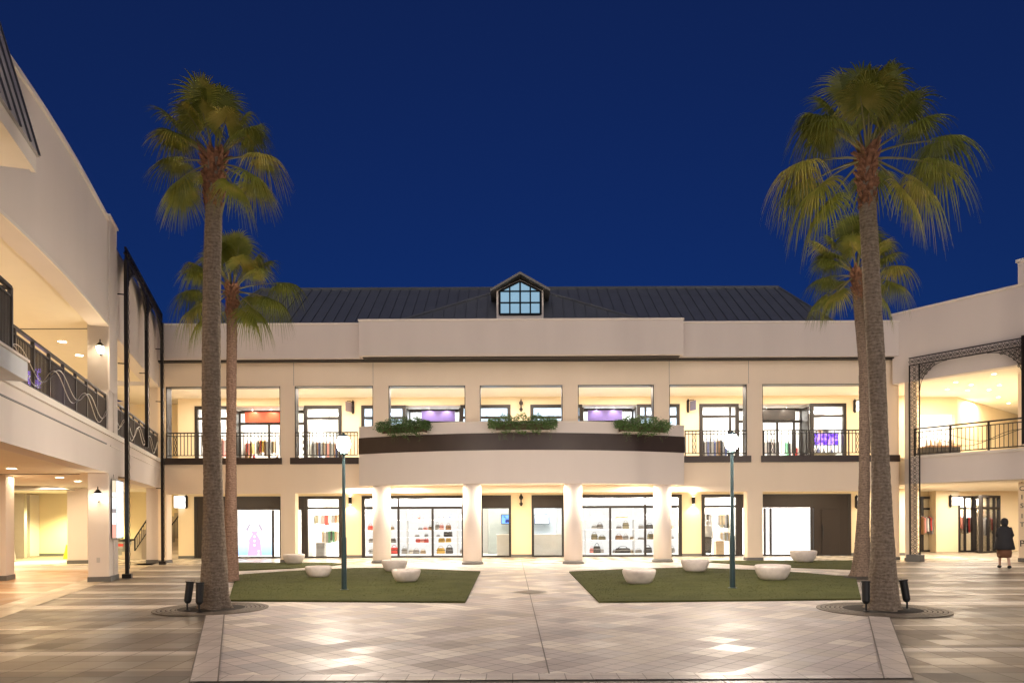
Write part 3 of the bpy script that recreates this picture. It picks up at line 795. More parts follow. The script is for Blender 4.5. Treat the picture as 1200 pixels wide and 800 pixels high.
# projecting balcony bay with metal roof
LB(-17, -9.32, -.71, -.07, 3.76, 4.05, 'bay_slab', plain('cool_white', (.66,.70,.74), .6), bevel=.01)
LB(-17, -9.32, -.74, -.06, 4.051, 4.09, 'bay_slab_cap', M['cap'])
wing_rail(lw, -17, -9.72, -.60, 4.09, 5.09, lwing, M['rail_grey'], M['silver'], waves=False, step=.06, post=.8)
mb = MB(lw)
for i in range(9): mb.box(-9.73, -9.70, -.58+i*.065, -.565+i*.065, 4.09, 5.05)
mb.box(-9.74, -9.69, -.6, -.04, 5.04, 5.09); mb.build('bay_railing_end', M['rail_grey'], lwing)
LB(-17, -9.16, -.79, -.72, 7.04, 7.29, 'bay_fascia', M['cap']); LB(-17, -9.2, -.719, -.03, 7.06, 7.12, 'bay_soffit', M['cap'])
eR = [loc2(lw,-17,-.83,7.30), loc2(lw,-9.12,-.83,7.30), loc2(lw,-7.16,.33,10.55), loc2(lw,-17,.33,10.55)]
bayr = plain('bay_metal', (.46,.44,.43), .6, 0)
br_ = MB().slab(eR, LN*.08).build('bay_roof', bayr, lwing)
mb = MB()
for i in range(18):
    t = (i+.15)/18; a = eR[1].lerp(eR[0], t*.999); b_ = eR[2].lerp(eR[3], t*.999)
    w = LU*.010; mb.slab([a-w,a+w,b_+w,b_-w], -LN*.03)
mb.build('seams', M['skirt'], br_)  # bay seams
# ------------------------------------------------------------------ RIGHT WING
rwing = thing('shopping_wing', 'two storey cream corner wing at the right edge behind the filigree iron frame', 'building', RO, RROT)
def RB(x0, x1, y0, y1, z0, z1, name, mat, parent=None, bevel=0):
    return MB(rw).box(x0, x1, y0, y1, z0, z1).build(name, mat, parent or rwing, bevel=bevel)
RB(-.75, 14, 0, .4, 6.85, 9.5, 'upper_wall', PW); RB(-.8, 14, -.05, .45, 9.501, 9.58, 'parapet_cap', M['cap'])
RB(3.55, 4.6, -.08, .45, 9.581, 10.3, 'roof_pier', PW); RB(3.5, 4.65, -.13, .5, 10.301, 10.4, 'roof_pier_cap', M['cap'])
RB(-.30, 14, 0, .4, 2.95, 3.9, 'spandrel_wall', PW); RB(-.02, 14, -.07, .45, 3.901, 4.0, 'balcony_ledge', M['cap'], bevel=.01)
RB(-.3, -.02, .0, .4, .12, 6.849, 'corner_column', M['plaster']); RB(-.32, 0, -.02, .42, 0, .119, 'pillar_skirting', M['skirt'])
RB(-.15, -.142, -.006, -.001, .2, 6.8, 'wall_joint', M['skirt'])
for z0, z1 in ((.14,2.949),(4.05,7.0)):
    RB(2.6, 3.4, 2.5, 3.1, z0, z1, 'inner_pillar', M['plaster'])
RB(2.58, 3.42, 2.48, 3.12, 0, .139, 'pillar_skirting', M['skirt'])
RB(5.2, 14, 0.01, .39, .14, 2.949, 'outer_wall', PW); RB(5.2, 14, 0.01, .39, 4.05, 6.849, 'outer_wall', PW)
MB().prism([(15.45,28.3),(18.1,24.9),(22,19),(34,19),(34,42),(15.0,42)], 3.06, 3.89).build('gallery_floor', M['ceiling'], rwing)
MB().prism([(15.45,28.3),(18.1,24.9),(22,19),(34,19),(34,42),(15.0,42)], 2.952, 3.055).build('arcade_ceiling', M['ceiling'], rwing)
MB().prism([(15.45,28.3),(18.1,24.9),(22,19),(34,19),(34,42),(15.0,42)], 7.04, 7.3).build('gallery_ceiling', M['ceiling'], rwing)
MB().box(15.0, 36, 35.5, 35.7, .005, 2.951).build('back_wall', M['cream'], rwing)
ua, ub = P(1076,490,32.4).x, P(1122,490,32.4).x
o1, o2 = P(1079.5,490,32.4).x, P(1119,490,32.4).x
mb = MB(); 
MB().box(15.2, ub, 32.4, 32.6, 6.30, 7.039).build('upper_back_wall', M['cream'], rwing)
MB().box(o2, ub, 32.4, 32.6, 4.0, 6.299).build('upper_back_wall', M['cream'], rwing)
MB().slab([(ub,32.4,3.95),(30,41,3.95),(30,41,7.03),(ub,32.4,7.03)], (0,.2,0)).build('upper_side_wall', M['cream'], rwing)
bxr_ = MB(); bxr_.add([(15.3,32.62,4.0),(o2,32.62,4.0),(o2,36,4.0),(15.3,36,4.0),(15.3,32.62,6.29),(o2,32.62,6.29),(o2,36,6.29),(15.3,36,6.29)],[(0,1,2,3),(7,6,5,4),(2,6,7,3),(1,5,6,2),(3,7,4,0)])
bxr_.build('shop_interior', M['shop_white'], rwing)
light('AREA','shop_light',(17.6,34.2,6.2),150,NEUT,2.0,sy=2)
wing_rail(rw, .06, 5.1, .06, 4.0, 5.05, rwing, M['rail'], M['rail'], wl=3.2, post=1.35, step=.135)
def frame_window(px0, px1, y, z0, z1, trans, mulls, parent, y2=None):
    x0, x1 = P(px0,600,y).x, P(px1,600,y2 or y).x
    y2 = y2 or y
    d = Vector((x1-x0, y2-y, 0)); Ln = d.length; d.normalize(); nn = Vector((-d.y, d.x, 0))
    fn = lambda v: Vector((x0+d.x*v.x+nn.x*v.y, y+d.y*v.x+nn.y*v.y, v.z))
    mb = MB(fn); w = .11
    mb.box(0, w, -.06, .06, z0, z1); mb.box(Ln-w, Ln, -.06, .06, z0, z1); mb.box(w, Ln-w, -.06, .06, z1-w, z1); mb.box(w, Ln-w, -.06, .06, z0, z0+.08)
    mb.box(w, Ln-w, -.05, .05, trans-.05, trans+.05)
    for t in mulls: mb.box(Ln*t-.04, Ln*t+.04, -.05, .05, z0+.08, z1-w)
    f = mb.build('shopfront', M['frame'], parent)
    MB(fn).box(w-.01, Ln-w+.01, .015, .025, z0, z1-.05).build('glass', M['glass'], f)
    return f
rl_ = []
for a, b, y, y2, ml in ((1079,1094.5,35.42,None,[]),(1122,1141,34.9,None,[.45]),(1142,1149,34.9,33.6,[]),(1149,1171,33.6,34.6,[.4,.72])):
    frame_window(a, b, y, .01, 2.70, 2.1, ml, rwing, y2)
# boxes lit from inside behind those windows
garment_later = [(P(1080,600,35.2).x, P(1092,600,35.2).x, 35.25, 1.75, 'rail of brown garments inside the narrow window beside the iron post'),
    (P(1124,600,35.2).x, P(1138,600,35.2).x, 35.2, 1.8, 'rail of mixed garments inside the right wing shopfront, left end'),(P(1152,600,35.2).x, P(1167,600,35.2).x, 35.2, 1.7, 'rail of mixed garments inside the right wing shopfront, right end')]
for a, b, y, pw in ((1079,1094.5,35.3,30),(1122,1171,34.95,90)):
    x0, x1 = P(a,600,y).x+.1, P(b,600,y).x-.1
    light('AREA','shop_light',((x0+x1)/2, y+.35, 2.6),pw,NEUT,.6,sy=.3)
MB().box(P(1094.8,600,35).x, P(1121.5,600,35).x, 34.85, 35.49, .01, 2.95).build('back_wall', M['cream'], rwing)
# ------------------------------------------------------------------ ORNAMENTAL IRON FRAMES
def filigree(mb, fn, L_, W_, r=.009):
    """scrollwork filling a strip of length L_ (local a) and width W_ (local b)"""
    n = max(1, round(L_/(W_*.95))); c = L_/n
    def arc(ca, cb, ra, t0, t1, k=8, grow=0):
        return [fn(ca+(ra*(1-grow*i/k))*math.cos(t0+(t1-t0)*i/k), cb+(ra*(1-grow*i/k))*math.sin(t0+(t1-t0)*i/k)) for i in range(k+1)]
    for i in range(n):
        a0 = i*c; m = a0+c/2
        mb.tube(arc(m, W_/2, W_*.17, 0, 2*math.pi, 10), r, 4, cap=False)
        mb.tube(arc(m, W_/2, W_*.06, 0, 2*math.pi, 6), r*1.3, 4, cap=False)
        for sa in (-1, 1):
            for sb in (-1, 1):
                ca, cb = m+sa*c*.30, W_/2+sb*W_*.27
                mb.tube(arc(ca, cb, W_*.17, 0 if sa < 0 else math.pi, (2*math.pi-.6)*sb*(1 if sa < 0 else -1)+(0 if sa < 0 else math.pi), 9, .65), r, 4, cap=False)
                mb.tube([fn(m+sa*c*.5, W_/2+sb*W_*.0), fn(m+sa*c*.36, W_/2+sb*W_*.2), fn(m+sa*c*.17, W_/2+sb*W_*.05)], r, 4, cap=False)
        mb.tube([fn(a0, W_*.42), fn(a0, W_*.58)], r*2.2, 4)
def strip_frame(parent, name, P0, A_, B_, L_, W_, depth=.05, mat=None, r=.009):
    """rails on both sides and filigree between; P0 origin, A_ long direction, B_ width direction"""
    mb = MB(); Nn = A_.cross(B_).normalized()
    for o in (0, W_-.035):
        q = P0+B_*o-Nn*depth/2
        mb.slab([q, q+A_*L_, q+A_*L_+B_*.035, q+B_*.035], Nn*depth)
    filigree(mb, lambda a, b: P0+A_*a+B_*(b+.035), L_, W_-.07, r)
    return mb.build(name, mat or M['iron'], parent)
def bracket(parent, P0, A_, B_, ra, rb, r=.009):  # noqa
    """quarter spandrel: corner at P0, A_ along the beam, B_ downwards; scrolls shrink towards the tips"""
    mb = MB(); random.seed(3)
    def inside(a, b): return (1-a/ra)**2+(1-b/rb)**2 > 1.0 if a < ra and b < rb else False
    c = .135
    na, nb = int(ra/c), int(rb/c)
    pt = lambda a, b: P0+A_*a+B_*b
    for i in range(na+1):
        for j in range(nb+1):
            a, b = (i+.5)*c, (j+.5)*c
            if not inside(a, b): continue
            k = 9; rr = c*.46
            mb.tube([pt(a+rr*math.cos(2*math.pi*t/k), b+rr*math.sin(2*math.pi*t/k)) for t in range(k+1)], r, 4, cap=False)
            s = 1 if (i+j) % 2 else -1
            mb.tube([pt(a+s*rr*(1-.12*t)*math.cos(.8*t+i), b+rr*(1-.12*t)*math.sin(.8*t+i)*s) for t in range(8)], r, 4, cap=False)
            mb.tube([pt(a-rr*.7, b-rr*.7), pt(a+rr*.7, b+rr*.7)], r*.8, 4, cap=False)
    edge = []
    for t in range(17):
        th = math.pi/2*t/16
        edge.append(pt(ra-ra*math.cos(math.pi/2-th) if False else ra*(1-math.cos(th)), rb*(1-math.sin(th))))
    mb.tube(edge, r*1.3, 4)
    return mb.build('bracket', M['iron'], parent)
ZU = Vector((0,0,1))
fo = loc2(rw, 0, -.25); 
ri = thing('iron_frame', 'black filigree iron frame with corner brackets on the cream wing at the right', 'iron frame', fo)
MB(rw).box(-.06, .46, -.42, -.08, 0, .26).build('base', M['skirt'], ri, bevel=.01)
strip_frame(ri, 'post', loc2(rw,0,-.25,.26), ZU, RU, 7.12, .39)
strip_frame(ri, 'beam', loc2(rw,.0,-.25,7.385), RU, ZU, 3.85, .31)
bracket(ri, loc2(rw,.40,-.25,7.37), RU, -ZU, .95, .95)
bracket(ri, loc2(rw,3.72,-.25,7.37), -RU, -ZU, 1.05, .95)
MB(rw).box(3.73, 3.95, -.36, -.12, 4.1, 7.75).build('post', M['iron'], ri, bevel=.02)
lo_ = loc2(lw, 1.28, -.22)
li = thing('iron_frame', 'tall black iron frame with two arches fixed in front of the left wing', 'iron frame', lo_)
for x, z0 in ((1.28,.12),(4.78,4.12),(8.27,.12)):
    MB(lw).box(x-.05, x+.05, -.27, -.17, z0, 9.2).build('post', M['iron'], li)
    m_ = MB(lw)
    for k in range(int((9.1-z0)/.28)):
        z = z0+.15+k*.28
        m_.tube([(x-.05,-.29,z),(x+.05,-.29,z+.14),(x-.05,-.29,z+.28)], .008, 4, cap=False)
    m_.build('post_ornament', M['iron'], li)
    if z0 < 1: MB(lw).box(x-.12, x+.12, -.34, -.10, 0, .12).build('base', M['iron'], li)
    for z in ((2.9,6.2,8.2) if z0 < 1 else (6.6,)):
        MB(lw).box(x-.015, x+.015, -.17, -.0, z-.015, z+.015).build('stay', M['iron'], li)
strip_frame(li, 'beam', loc2(lw,1.2,-.22,9.2), LU, ZU, 7.15, .35, r=.026)
MB(lw).box(1.2, 8.35, -.25, -.19, 9.5, 9.56).build('beam_cap', M['iron'], li)
for x, s in ((1.33,1),(4.73,-1),(4.83,1),(8.22,-1)):
    bracket(li, loc2(lw,x,-.22,9.19), LU*s, -ZU, 1.68, 1.15, .026)

# ------------------------------------------------------------------ WALL LAMPS, SIGNS, CEILING LIGHTS
def lantern(loc, dirv, label):
    t = thing('wall_lamp', label, 'wall lamp', loc)
    d = Vector(dirv).normalized(); p = Vector(loc)
    MB().tube([p, p+d*.14-ZU*.04, p+d*.22+ZU*.0], .018, 6).build('bracket', M['iron'], t)
    c = p+d*.22
    MB().lathe([(.035,0),(.05,.02),(.085,.10),(.095,.17),(.06,.2)], c, 12).build('globe', M['sconce_glow'], t, smooth=True)
    MB().lathe([(.11,.18),(.09,.22),(.03,.29),(.012,.31),(.02,.34),(.006,.38)], c, 12).build('cap', M['iron'], t)
    light('POINT', 'lantern_light', c+d*.12+ZU*.1, 9, WARM, .06)
    return t
lantern(loc2(lw, -.001, .15, 6.15), -LU, 'lantern wall lamp high on the upper pillar of the left wing')
lantern(loc2(lw, -.001, .22, 2.2), -LU, 'lantern wall lamp on the ground floor pillar of the left wing')
def updown(px, py, y, label, glow=True):
    p = P(px, py, y)
    t = thing('wall_lamp', label, 'wall lamp', p)
    MB().lathe([(.06,-.16),(.075,-.12),(.075,.12),(.06,.16)], p-Vector((0,.12,0)), 14).build('shade', M['iron'], t)
    MB().box(p.x-.05, p.x+.05, p.y-.06, p.y, p.z-.06, p.z+.06).build('bracket', M['iron'], t)
    for s in (-1, 1):
        MB().lathe([(.05,-.003),(.05,.003)], p+Vector((0,-.12,s*.166)), 14).build('bulb', M['sconce_glow'], t)
        light('SPOT', 'wall_lamp_light', p+Vector((0,-.16,s*.19)), 26, WARM, .04, (R(8) if s < 0 else R(172),0,0), spot=R(120))
    return t
updown(411,586,SB,'small dark wall lamp glowing on the cream wall left of the left handbag window')
updown(812,586,SB,'small dark wall lamp glowing on the cream wall right of the right handbag window')
def blade_sign(px, py, y, label, panel, w=.36, h=.42, side=-1, edge=False):
    p = P(px, py, y)
    t = thing('hanging_sign', label, 'hanging sign', p)
    if edge:  # seen on edge: bracket with finials and thin panel
        MB().lathe([(.02,-.22),(.05,-.18),(.085,-.10),(.03,-.04),(.03,.06),(.08,.12),(.09,.20),(.04,.26),(.012,.34)], p-Vector((0,.14,0)), 10).build('bracket', M['iron'], t)
        MB().box(p.x-.02, p.x+.02, p.y-.62, p.y-.22, p.z-.22, p.z+.2).build('panel', panel, t)
        MB().box(p.x-.015, p.x+.015, p.y-.14, p.y, p.z-.03, p.z+.03).build('arm', M['iron'], t)
        return t
    s = side
    MB().box(p.x-.05, p.x+.05, p.y-.05, p.y, p.z-.24, p.z+.26).build('wall_plate', M['iron'], t)
    MB().tube([p+Vector((0,-.05,.22)), p+Vector((s*.1,-.12,.26)), p+Vector((s*w,-.3,.24))], .018, 6).build('bracket', M['iron'], t)
    MB().lathe([(.012,-.3),(.05,-.25),(.03,-.18),(.05,.0),(.03,.15),(.06,.25),(.012,.32)], p-Vector((0,.07,0)), 10).build('scroll', M['iron'], t)
    a = p+Vector((s*.07,-.1,0)); b = p+Vector((s*(w+.05),-.42,0))
    MB().slab([a-ZU*h/2, b-ZU*h/2, b+ZU*h/2, a+ZU*h/2], (.02,.04,0)).build('panel', panel, t)
    return t
wpan = emis('sign_panel_white', (.95,.97,1), 2.2); gpan = plain('sign_panel_grey', (.25,.20,.22), .4)
blade_sign(219, 588, SB, 'lit white hanging sign on the cream wall next to the staircase', wpan, .32, .5, -1)
blade_sign(1003, 588, SB, 'lit white hanging sign on the ground floor wall half behind the right palm trunks', wpan, .32, .45, 1)
blade_sign(1001, 476, SB, 'lit white hanging sign on the upper wall half behind the right palm trunks', wpan, .3, .42, 1)
blade_sign(414, 477.5, SB, 'plain reddish grey hanging sign on the upper wall behind the left street lamp', gpan, .20, .42, -1)
blade_sign(806, 476, SB, 'plain bluish grey hanging sign on the upper wall right of the right planter box', plain('sign_panel_blue', (.20,.20,.30), .4), .20, .42, 1)
blade_sign(610.6, 477, SB, 'slim black hanging sign seen edge on above the middle planter box', M['iron'], edge=True)
blade_sign(610.6, 587, SB, 'slim black hanging sign seen edge on between the two middle doorways', M['iron'], edge=True)
blade_sign(1113, 587, 34.84, 'lit white hanging sign beside the glass shopfront of the right wing', wpan, .32, .35, 1)
blade_sign(13, 589, 28, 'dark hanging sign at the far left edge inside the ground floor arcade', gpan, .30, .36, -1)
def downlight(p, label, grp, r=.11, glow=None):
    t = thing('ceiling_light', label, 'ceiling light', p, group=grp)
    MB().lathe([(r,-.006),(r,-.001)], p, 16).build('lens', glow or M['down_glow'], t)
    mb = MB(); n = 20
    vs = []
    for rr, z in ((r+.004,-.012),(r+.03,-.012),(r+.03,-.001),(r+.004,-.001)):
        vs += [(p.x+rr*math.cos(2*math.pi*k/n), p.y+rr*math.sin(2*math.pi*k/n), p.z+z) for k in range(n)]
    fs = [(a*n+k, a*n+(k+1)%n, ((a+1)%4)*n+(k+1)%n, ((a+1)%4)*n+k) for a in range(4) for k in range(n)]
    mb.add(vs, fs).build('trim', M['cap'], t)
ords = ['nearest','second','third','fourth','fifth','sixth','seventh','eighth','ninth','tenth']
for (px, py, z, lb) in ((73,400,7.048,'larger of the two glowing round ceiling lights above the left wing balcony'),(93,416,7.048,'smaller glowing round ceiling light beside the upper lantern of the left wing'),
      (13.5,548.5,2.949,'round ceiling light under the left wing arcade nearest to the left edge'),(70,559,2.949,'middle of the round ceiling lights under the left wing arcade'),(91,563.4,2.949,'round ceiling light just left of the ground floor lantern')):
    downlight(H(px, py, z), lb, 'round ceiling lights of the left wing')
rd = [(1120,447.6),(1138,450.6),(1110,456),(1134,457),(1171,451),(1159,456.5),(1165,438),(1170,465),(1182,472)]
for i, (px, py) in enumerate(rd):
    downlight(H(px, py, 7.038), 'small round ceiling light above the right wing balcony, %s counted from the left' % ['third','fifth','first','fourth','eighth','sixth','seventh','last but one','last'][i], 'round ceiling lights of the right wing', .07)
# gallery and arcade lighting: recessed strips under the ceilings
def gl(name, x, y, z, pw, col, sx, sy):
    light('AREA', name, (x, y, z), pw, col, sx, sy=sy)
for x in (-12.2,-8.2,-4.2,.4,5.0,9.0,13.0):
    gl('arcade_light', x, 30.3, 2.93, 44, (1,.80,.56), 2.6, 1.6)
    gl('gallery_light', x, 30.3, 7.0, 95, (1,.86,.72), 2.6, 1.6)
for k in range(5):
    p = loc2(lw, -13+5.2*k, 3.2); 
    gl('arcade_light', p.x, p.y, 2.9, 85, (1,.74,.45), 1.6, 1.6)
    gl('gallery_light', p.x, p.y, 7.0, 62, (1,.72,.42), 1.6, 1.6)
p = loc2(lw, 11.5, 6); gl('arcade_light', p.x, p.y, 2.9, 260, (1,.82,.5), 1.6, 1.6); gl('gallery_light', p.x, p.y, 6.9, 70, (1,.8,.5), 1.6, 1.6)
for (x, y) in ((18,30.5),(21.5,27),(21.5,33),(26,31)):
    gl('arcade_light', x, y, 2.9, 125, (1,.84,.66), 1.6, 1.6); gl('gallery_light', x, y, 6.95, 105, (1,.84,.64), 1.6, 1.6)
q = P(72, 600, 33.6); light('SPOT', 'recess_spot', (q.x, q.y-.2, 2.8), 700, (1,.92,.45), .1, (R(-25)*0,0,0), spot=R(140))
# column up-wash from the balcony soffit
for px, Y in ((447.5,27.95),(553,26.95),(671.2,26.95),(776.2,27.95)):
    x = XC+(px-611.9)*Y/F
    for s in (-.85, .85):
        light('AREA', 'soffit_light', (x+s*1.15, Y-.05, 2.93), 44, (1,.84,.66), 1.0)

# ------------------------------------------------------------------ STREET LAMPS
LAMPM = {}
def street_lamp(x, y, label, pw=370):
    if pw not in LAMPM: LAMPM[pw] = emis('globe_glow', (1,.84,.68), pw)
    t = thing('street_lamp', label, 'street lamp', (x, y, .0), group='teal street lamps in the lawns')
    MB().lathe([(.10,.0),(.10,.02),(.062,.03),(.060,1.18),(.056,1.22)], (x,y,.02), 16).build('base_sleeve', M['post'], t, smooth=False)
    MB().lathe([(.045,1.22),(.036,3.05),(.036,3.12)], (x,y,.02), 14).build('pole', M['post'], t)
    MB().lathe([(.03,0),(.07,.03),(.075,.06),(.05,.08)], (x,y,3.12), 16).build('collar', M['post'], t)
    g = MB().lathe([(.05,.0),(.12,.06),(.155,.16),(.15,.26),(.10,.35),(.04,.38)], (x,y,3.20), 20).build('globe', LAMPM[pw], t, smooth=True)
    MB().lathe([(.11,.36),(.09,.40),(.03,.43),(.01,.47)], (x,y,3.20), 16).build('cap', M['post'], t)
g1, g2 = G(403.4,692), G(858.4,690)
street_lamp(g1.x, g1.y, 'left of the two teal street lamps with a glaring globe, standing in the left lawn')
for i_, (x_, y_) in enumerate(((-4.6,4.0),(-2.5,-6.0),(4.5,-5.0),(8.6,4.6),(14.0,13.0))):  # lamps added out of view as low fill for walls and paving
    street_lamp(x_, y_, 'added unseen lamp lighting the walls and plaza, %s from the left' % ('first','second','third','fourth','fifth')[i_], (60,90,100,170,420)[i_])
street_lamp(g2.x, g2.y, 'right of the two teal street lamps with a glaring globe, standing in the right lawn')

# ------------------------------------------------------------------ STONE SEATS
def seat(px0, px1, pyb, label, first=[None]):
    p = G((px0+px1)/2, pyb-1.6, .03); w = (px1-px0)*p.y/F
    if first[0] is None:
        prof = [(.27,.0),(.33,.015),(.40,.09),(.455,.20),(.488,.30),(.50,.36),(.498,.40),(.48,.425),(.44,.435),(.40,.425),(.30,.405),(.0001,.40)]
        m = MB().lathe(prof, (0,0,0), 36, 1.0, .95)
        o = m.build('stone_seat', M['stone'], None, smooth=True); first[0] = o
    else:
        o = first[0].copy(); COL.objects.link(o)
    o.location = p; o.scale = (w, w, w*.98); o.rotation_euler.z = random.uniform(0, 6)
    tag(o, label, 'seat', 'round pale stone seats on the lawns')
    return o
for a, b, y, lb in ((331.5,357.5,661.5,'pale round stone seat at the foot of the cream pillar at the far left lawn'),
    (358,388.5,677.3,'pale round stone seat just left of the left street lamp'),
    (447,478,670.3,'pale round stone seat behind another one, beside the leftmost round column'),
    (459,493,682.5,'pale round stone seat in front of another one on the left lawn'),
    (729,769,684.9,'pale round stone seat at the front of the right lawn, nearest the central path'),
    (798,831,670.7,'pale round stone seat at the back of the right lawn left of the street lamp'),
    (885,926,680.3,'pale round stone seat just right of the right street lamp'),
    (926,957,659.3,'pale round stone seat in front of the brown door, farthest right')):
    seat(a, b, y, lb)

# ------------------------------------------------------------------ PALMS
def trunk_pts(path, Y):
    return [P(px, py, Y) for px, py in path]
def frond_mesh(root, base, az, el, pet, Rf, droop=.35, n=40, seed=0, spread=150, tilt=0.0, mat=None):
    rnd = random.Random(seed)
    d = Vector((math.cos(el)*math.cos(az), math.cos(el)*math.sin(az), math.sin(el)))
    pts = [base+d*pet*t-ZU*.25*pet*t*t*max(.25,math.cos(el)) for t in (0,.25,.5,.75,1)]
    hub = pts[-1]; T = (pts[-1]-pts[-2]).normalized()
    S = T.cross(ZU)
    if S.length < .2: S = Vector((1,0,0))
    S.normalize(); Nn = S.cross(T).normalized()
    if tilt:
        q = Matrix.Rotation(tilt, 3, T); S = q @ S; Nn = q @ Nn
    mb = MB()
    da = R(2*spread)/n
    segs = 8
    for i in range(n):
        a = -R(spread)+da*(i+.5)
        Ri = Rf*(.74+.26*math.cos(a*.55))*rnd.uniform(.92,1.06)
        dr = T*math.cos(a)+S*math.sin(a)
        ds = -T*math.sin(a)+S*math.cos(a)
        joined = .50+.12*rnd.random()
        tipd = droop*rnd.uniform(.8,1.5)
        yaw = rnd.uniform(-.06,.06)
        vs = []; fs = []
        for k in range(segs+1):
            t = k/segs; r = Ri*t
            wdt = math.tan(da/2)*r*1.02 if t <= joined else max(.0015, math.tan(da/2)*Ri*joined*(1-(t-joined)/(1-joined))**.9*.78)
            cup = -.16*(r*r/Rf)*(abs(math.sin(a)))**1.5*1.5
            fall = tipd*Ri*(max(0, t-.28)/.72)**2.2
            rr = r*(1-.18*tipd*(max(0, t-.45)))
            c = hub+dr*rr+Nn*cup-ZU*fall+ds*(yaw*r*max(0,t-.5))
            fold = wdt*.55
            vs += [c-ds*wdt-Nn*fold*.5, c+Nn*fold*.5, c+ds*wdt-Nn*fold*.5]
        for k in range(segs):
            b = k*3; fs += [(b,b+1,b+4,b+3),(b+1,b+2,b+5,b+4)]
        mb.add(vs, fs)
    f = mb.build('frond', mat or M['frond'], root)
    MB().tube(pts+[hub+T*Rf*.18], [.026,.020,.016,.014,.011,.004], 5).build('petiole', M['petiole'], f)
    return f
EXTRA = [(262,64,.62,.52,.35),(235,56,.7,.54,.4),(310,48,.72,.54,.4),(60,58,.95,.6,.3),(130,64,1.0,.6,.3),(345,38,.75,.56,.45),(192,40,.72,.56,.45)]
def palm(path, radii, Y, fronds, label, barkm, boots_len, seed, rscale=1.0, skirt=False):
    pts = trunk_pts(path, Y)
    base = Vector((pts[0].x, pts[0].y, 0))
    t = thing('palm_tree', label, 'palm tree', base)
    # resample trunk
    z0, z1 = 0.0, pts[-1].z
    def at(z):
        zz = [p.z for p in pts]; zz[0] = 0
        for i in range(len(pts)-1):
            if z <= zz[i+1] or i == len(pts)-2:
                k = (z-zz[i])/(zz[i+1]-zz[i]); k = max(0, min(1.0, k)); return pts[i].lerp(pts[i+1], k).xy, None
    def rad_at(z):
        for i in range(len(radii)-1):
            if z <= radii[i+1][0]:
                k = (z-radii[i][0])/(radii[i+1][0]-radii[i][0]); return radii[i][1]*(1-k)+radii[i+1][1]*k
        return radii[-1][1]
    rnd = random.Random(seed)
    nz = int(z1/.045); nk = 28; vs = []; fs = []
    ph = [rnd.uniform(0, 6.28) for _ in range(6)]
    for i in range(nz+1):
        z = z1*i/nz; xy, _ = at(z); r = rad_at(z)
        ring = 1+.007*math.sin(z*31+2.5*math.sin(z*5))+rnd.uniform(-.012,.012)
        for k in range(nk):
            a = 2*math.pi*k/nk
            flare = 1+.14*math.exp(-z*4)*math.sin(a*5+ph[0])+.05*math.sin(a*2+ph[1]+z*.8)+.025*math.sin(a*7+ph[2]+z*3)
            rr = r*ring*flare*(1+rnd.uniform(-.015,.015))
            vs.append((xy[0]+rr*math.cos(a), xy[1]+rr*math.sin(a), z))
    for i in range(nz):
        for k in range(nk):
            fs.append((i*nk+k, i*nk+(k+1)%nk, (i+1)*nk+(k+1)%nk, (i+1)*nk+k))
    tr = MB().add(vs, fs).build('trunk', barkm, t, smooth=True)
    # old leaf bases below the crown
    mb = MB(); nb = int(boots_len*95)
    for i in range(nb):
        u = i/nb; z = z1-boots_len+boots_len*u*1.06; xy, _ = at(min(z, z1)); r = rad_at(z)*(.95)
        a = i*2.39996+rnd.uniform(-.2,.2)
        o = Vector((math.cos(a), math.sin(a), 0)); s = Vector((-math.sin(a), math.cos(a), 0))
        out = r*(.28+.85*u)*rnd.uniform(.7,1.25); up = rnd.uniform(.09,.20)
        c = Vector((xy[0], xy[1], z))+o*r*.85
        w = rnd.uniform(.045,.075); sw = rnd.choice((-1,1))*.05
        e = c+o*out+ZU*up+s*sw
        mb.add([c-s*w-ZU*.05, c+s*w-ZU*.05, c+s*w+ZU*.03, c-s*w+ZU*.03, e-s*w*.35-ZU*.012, e+s*w*.35-ZU*.012, e+s*w*.3+ZU*.012, e-s*w*.3+ZU*.012],
               [(0,1,5,4),(1,2,6,5),(2,3,7,6),(3,0,4,7),(4,5,6,7)])
    mb.build('leaf_bases', M['boots'], t)
    crown = Vector((*at(z1)[0], z1))
    for j, fr in enumerate(list(fronds)+EXTRA):
        az, el, pet, Rf, dr = fr[:5]; tl = fr[5] if len(fr) > 5 else 0
        b = crown+Vector((math.cos(R(az))*.07, math.sin(R(az))*.07, -.12+.2*max(0, math.sin(R(el)))))
        frond_mesh(t, b, R(az), R(el), pet*rscale, Rf*rscale, dr, 50, seed*100+j, tilt=R(tl))
    return t
# (azimuth: 0 right, 180 left, 270 towards the camera; elevation; stalk; blade radius; droop)
PA = [(178,52,1.05,.62,.3,0),(150,48,.85,.6,.55),(184,14,.62,.62,.45),(200,-38,.55,.60,.55),(255,72,.95,.66,.3),(100,80,1.15,.66,.2),(40,66,.90,.62,.5),
      (20,52,.85,.58,.6),(2,20,.80,.66,.65),(340,-8,.72,.62,.65),(330,-42,.60,.60,.6),(205,34,.72,.58,.55),(300,74,.85,.60,.4),(120,20,.8,.6,.5),(60,10,.8,.62,.5),(222,-30,.62,.56,.6),(160,-15,.7,.6,.5)]
PB = [(182,42,.85,.6,.7),(170,12,.85,.66,.75),(195,-20,.80,.66,.75),(190,-42,.80,.6,.6),(250,66,.75,.62,.5),(110,76,1.1,.66,.2),(75,80,1.15,.66,.25),
      (35,52,1.1,.64,.4),(6,26,1.2,.70,.6),(350,4,.85,.66,.8),(330,-30,.68,.64,.7),(318,-48,.62,.58,.6),(140,55,.9,.62,.5),(300,72,.85,.6,.45),(60,20,.9,.62,.6),(130,10,.9,.62,.6),(205,30,.8,.58,.65),(15,62,.9,.6,.6)]
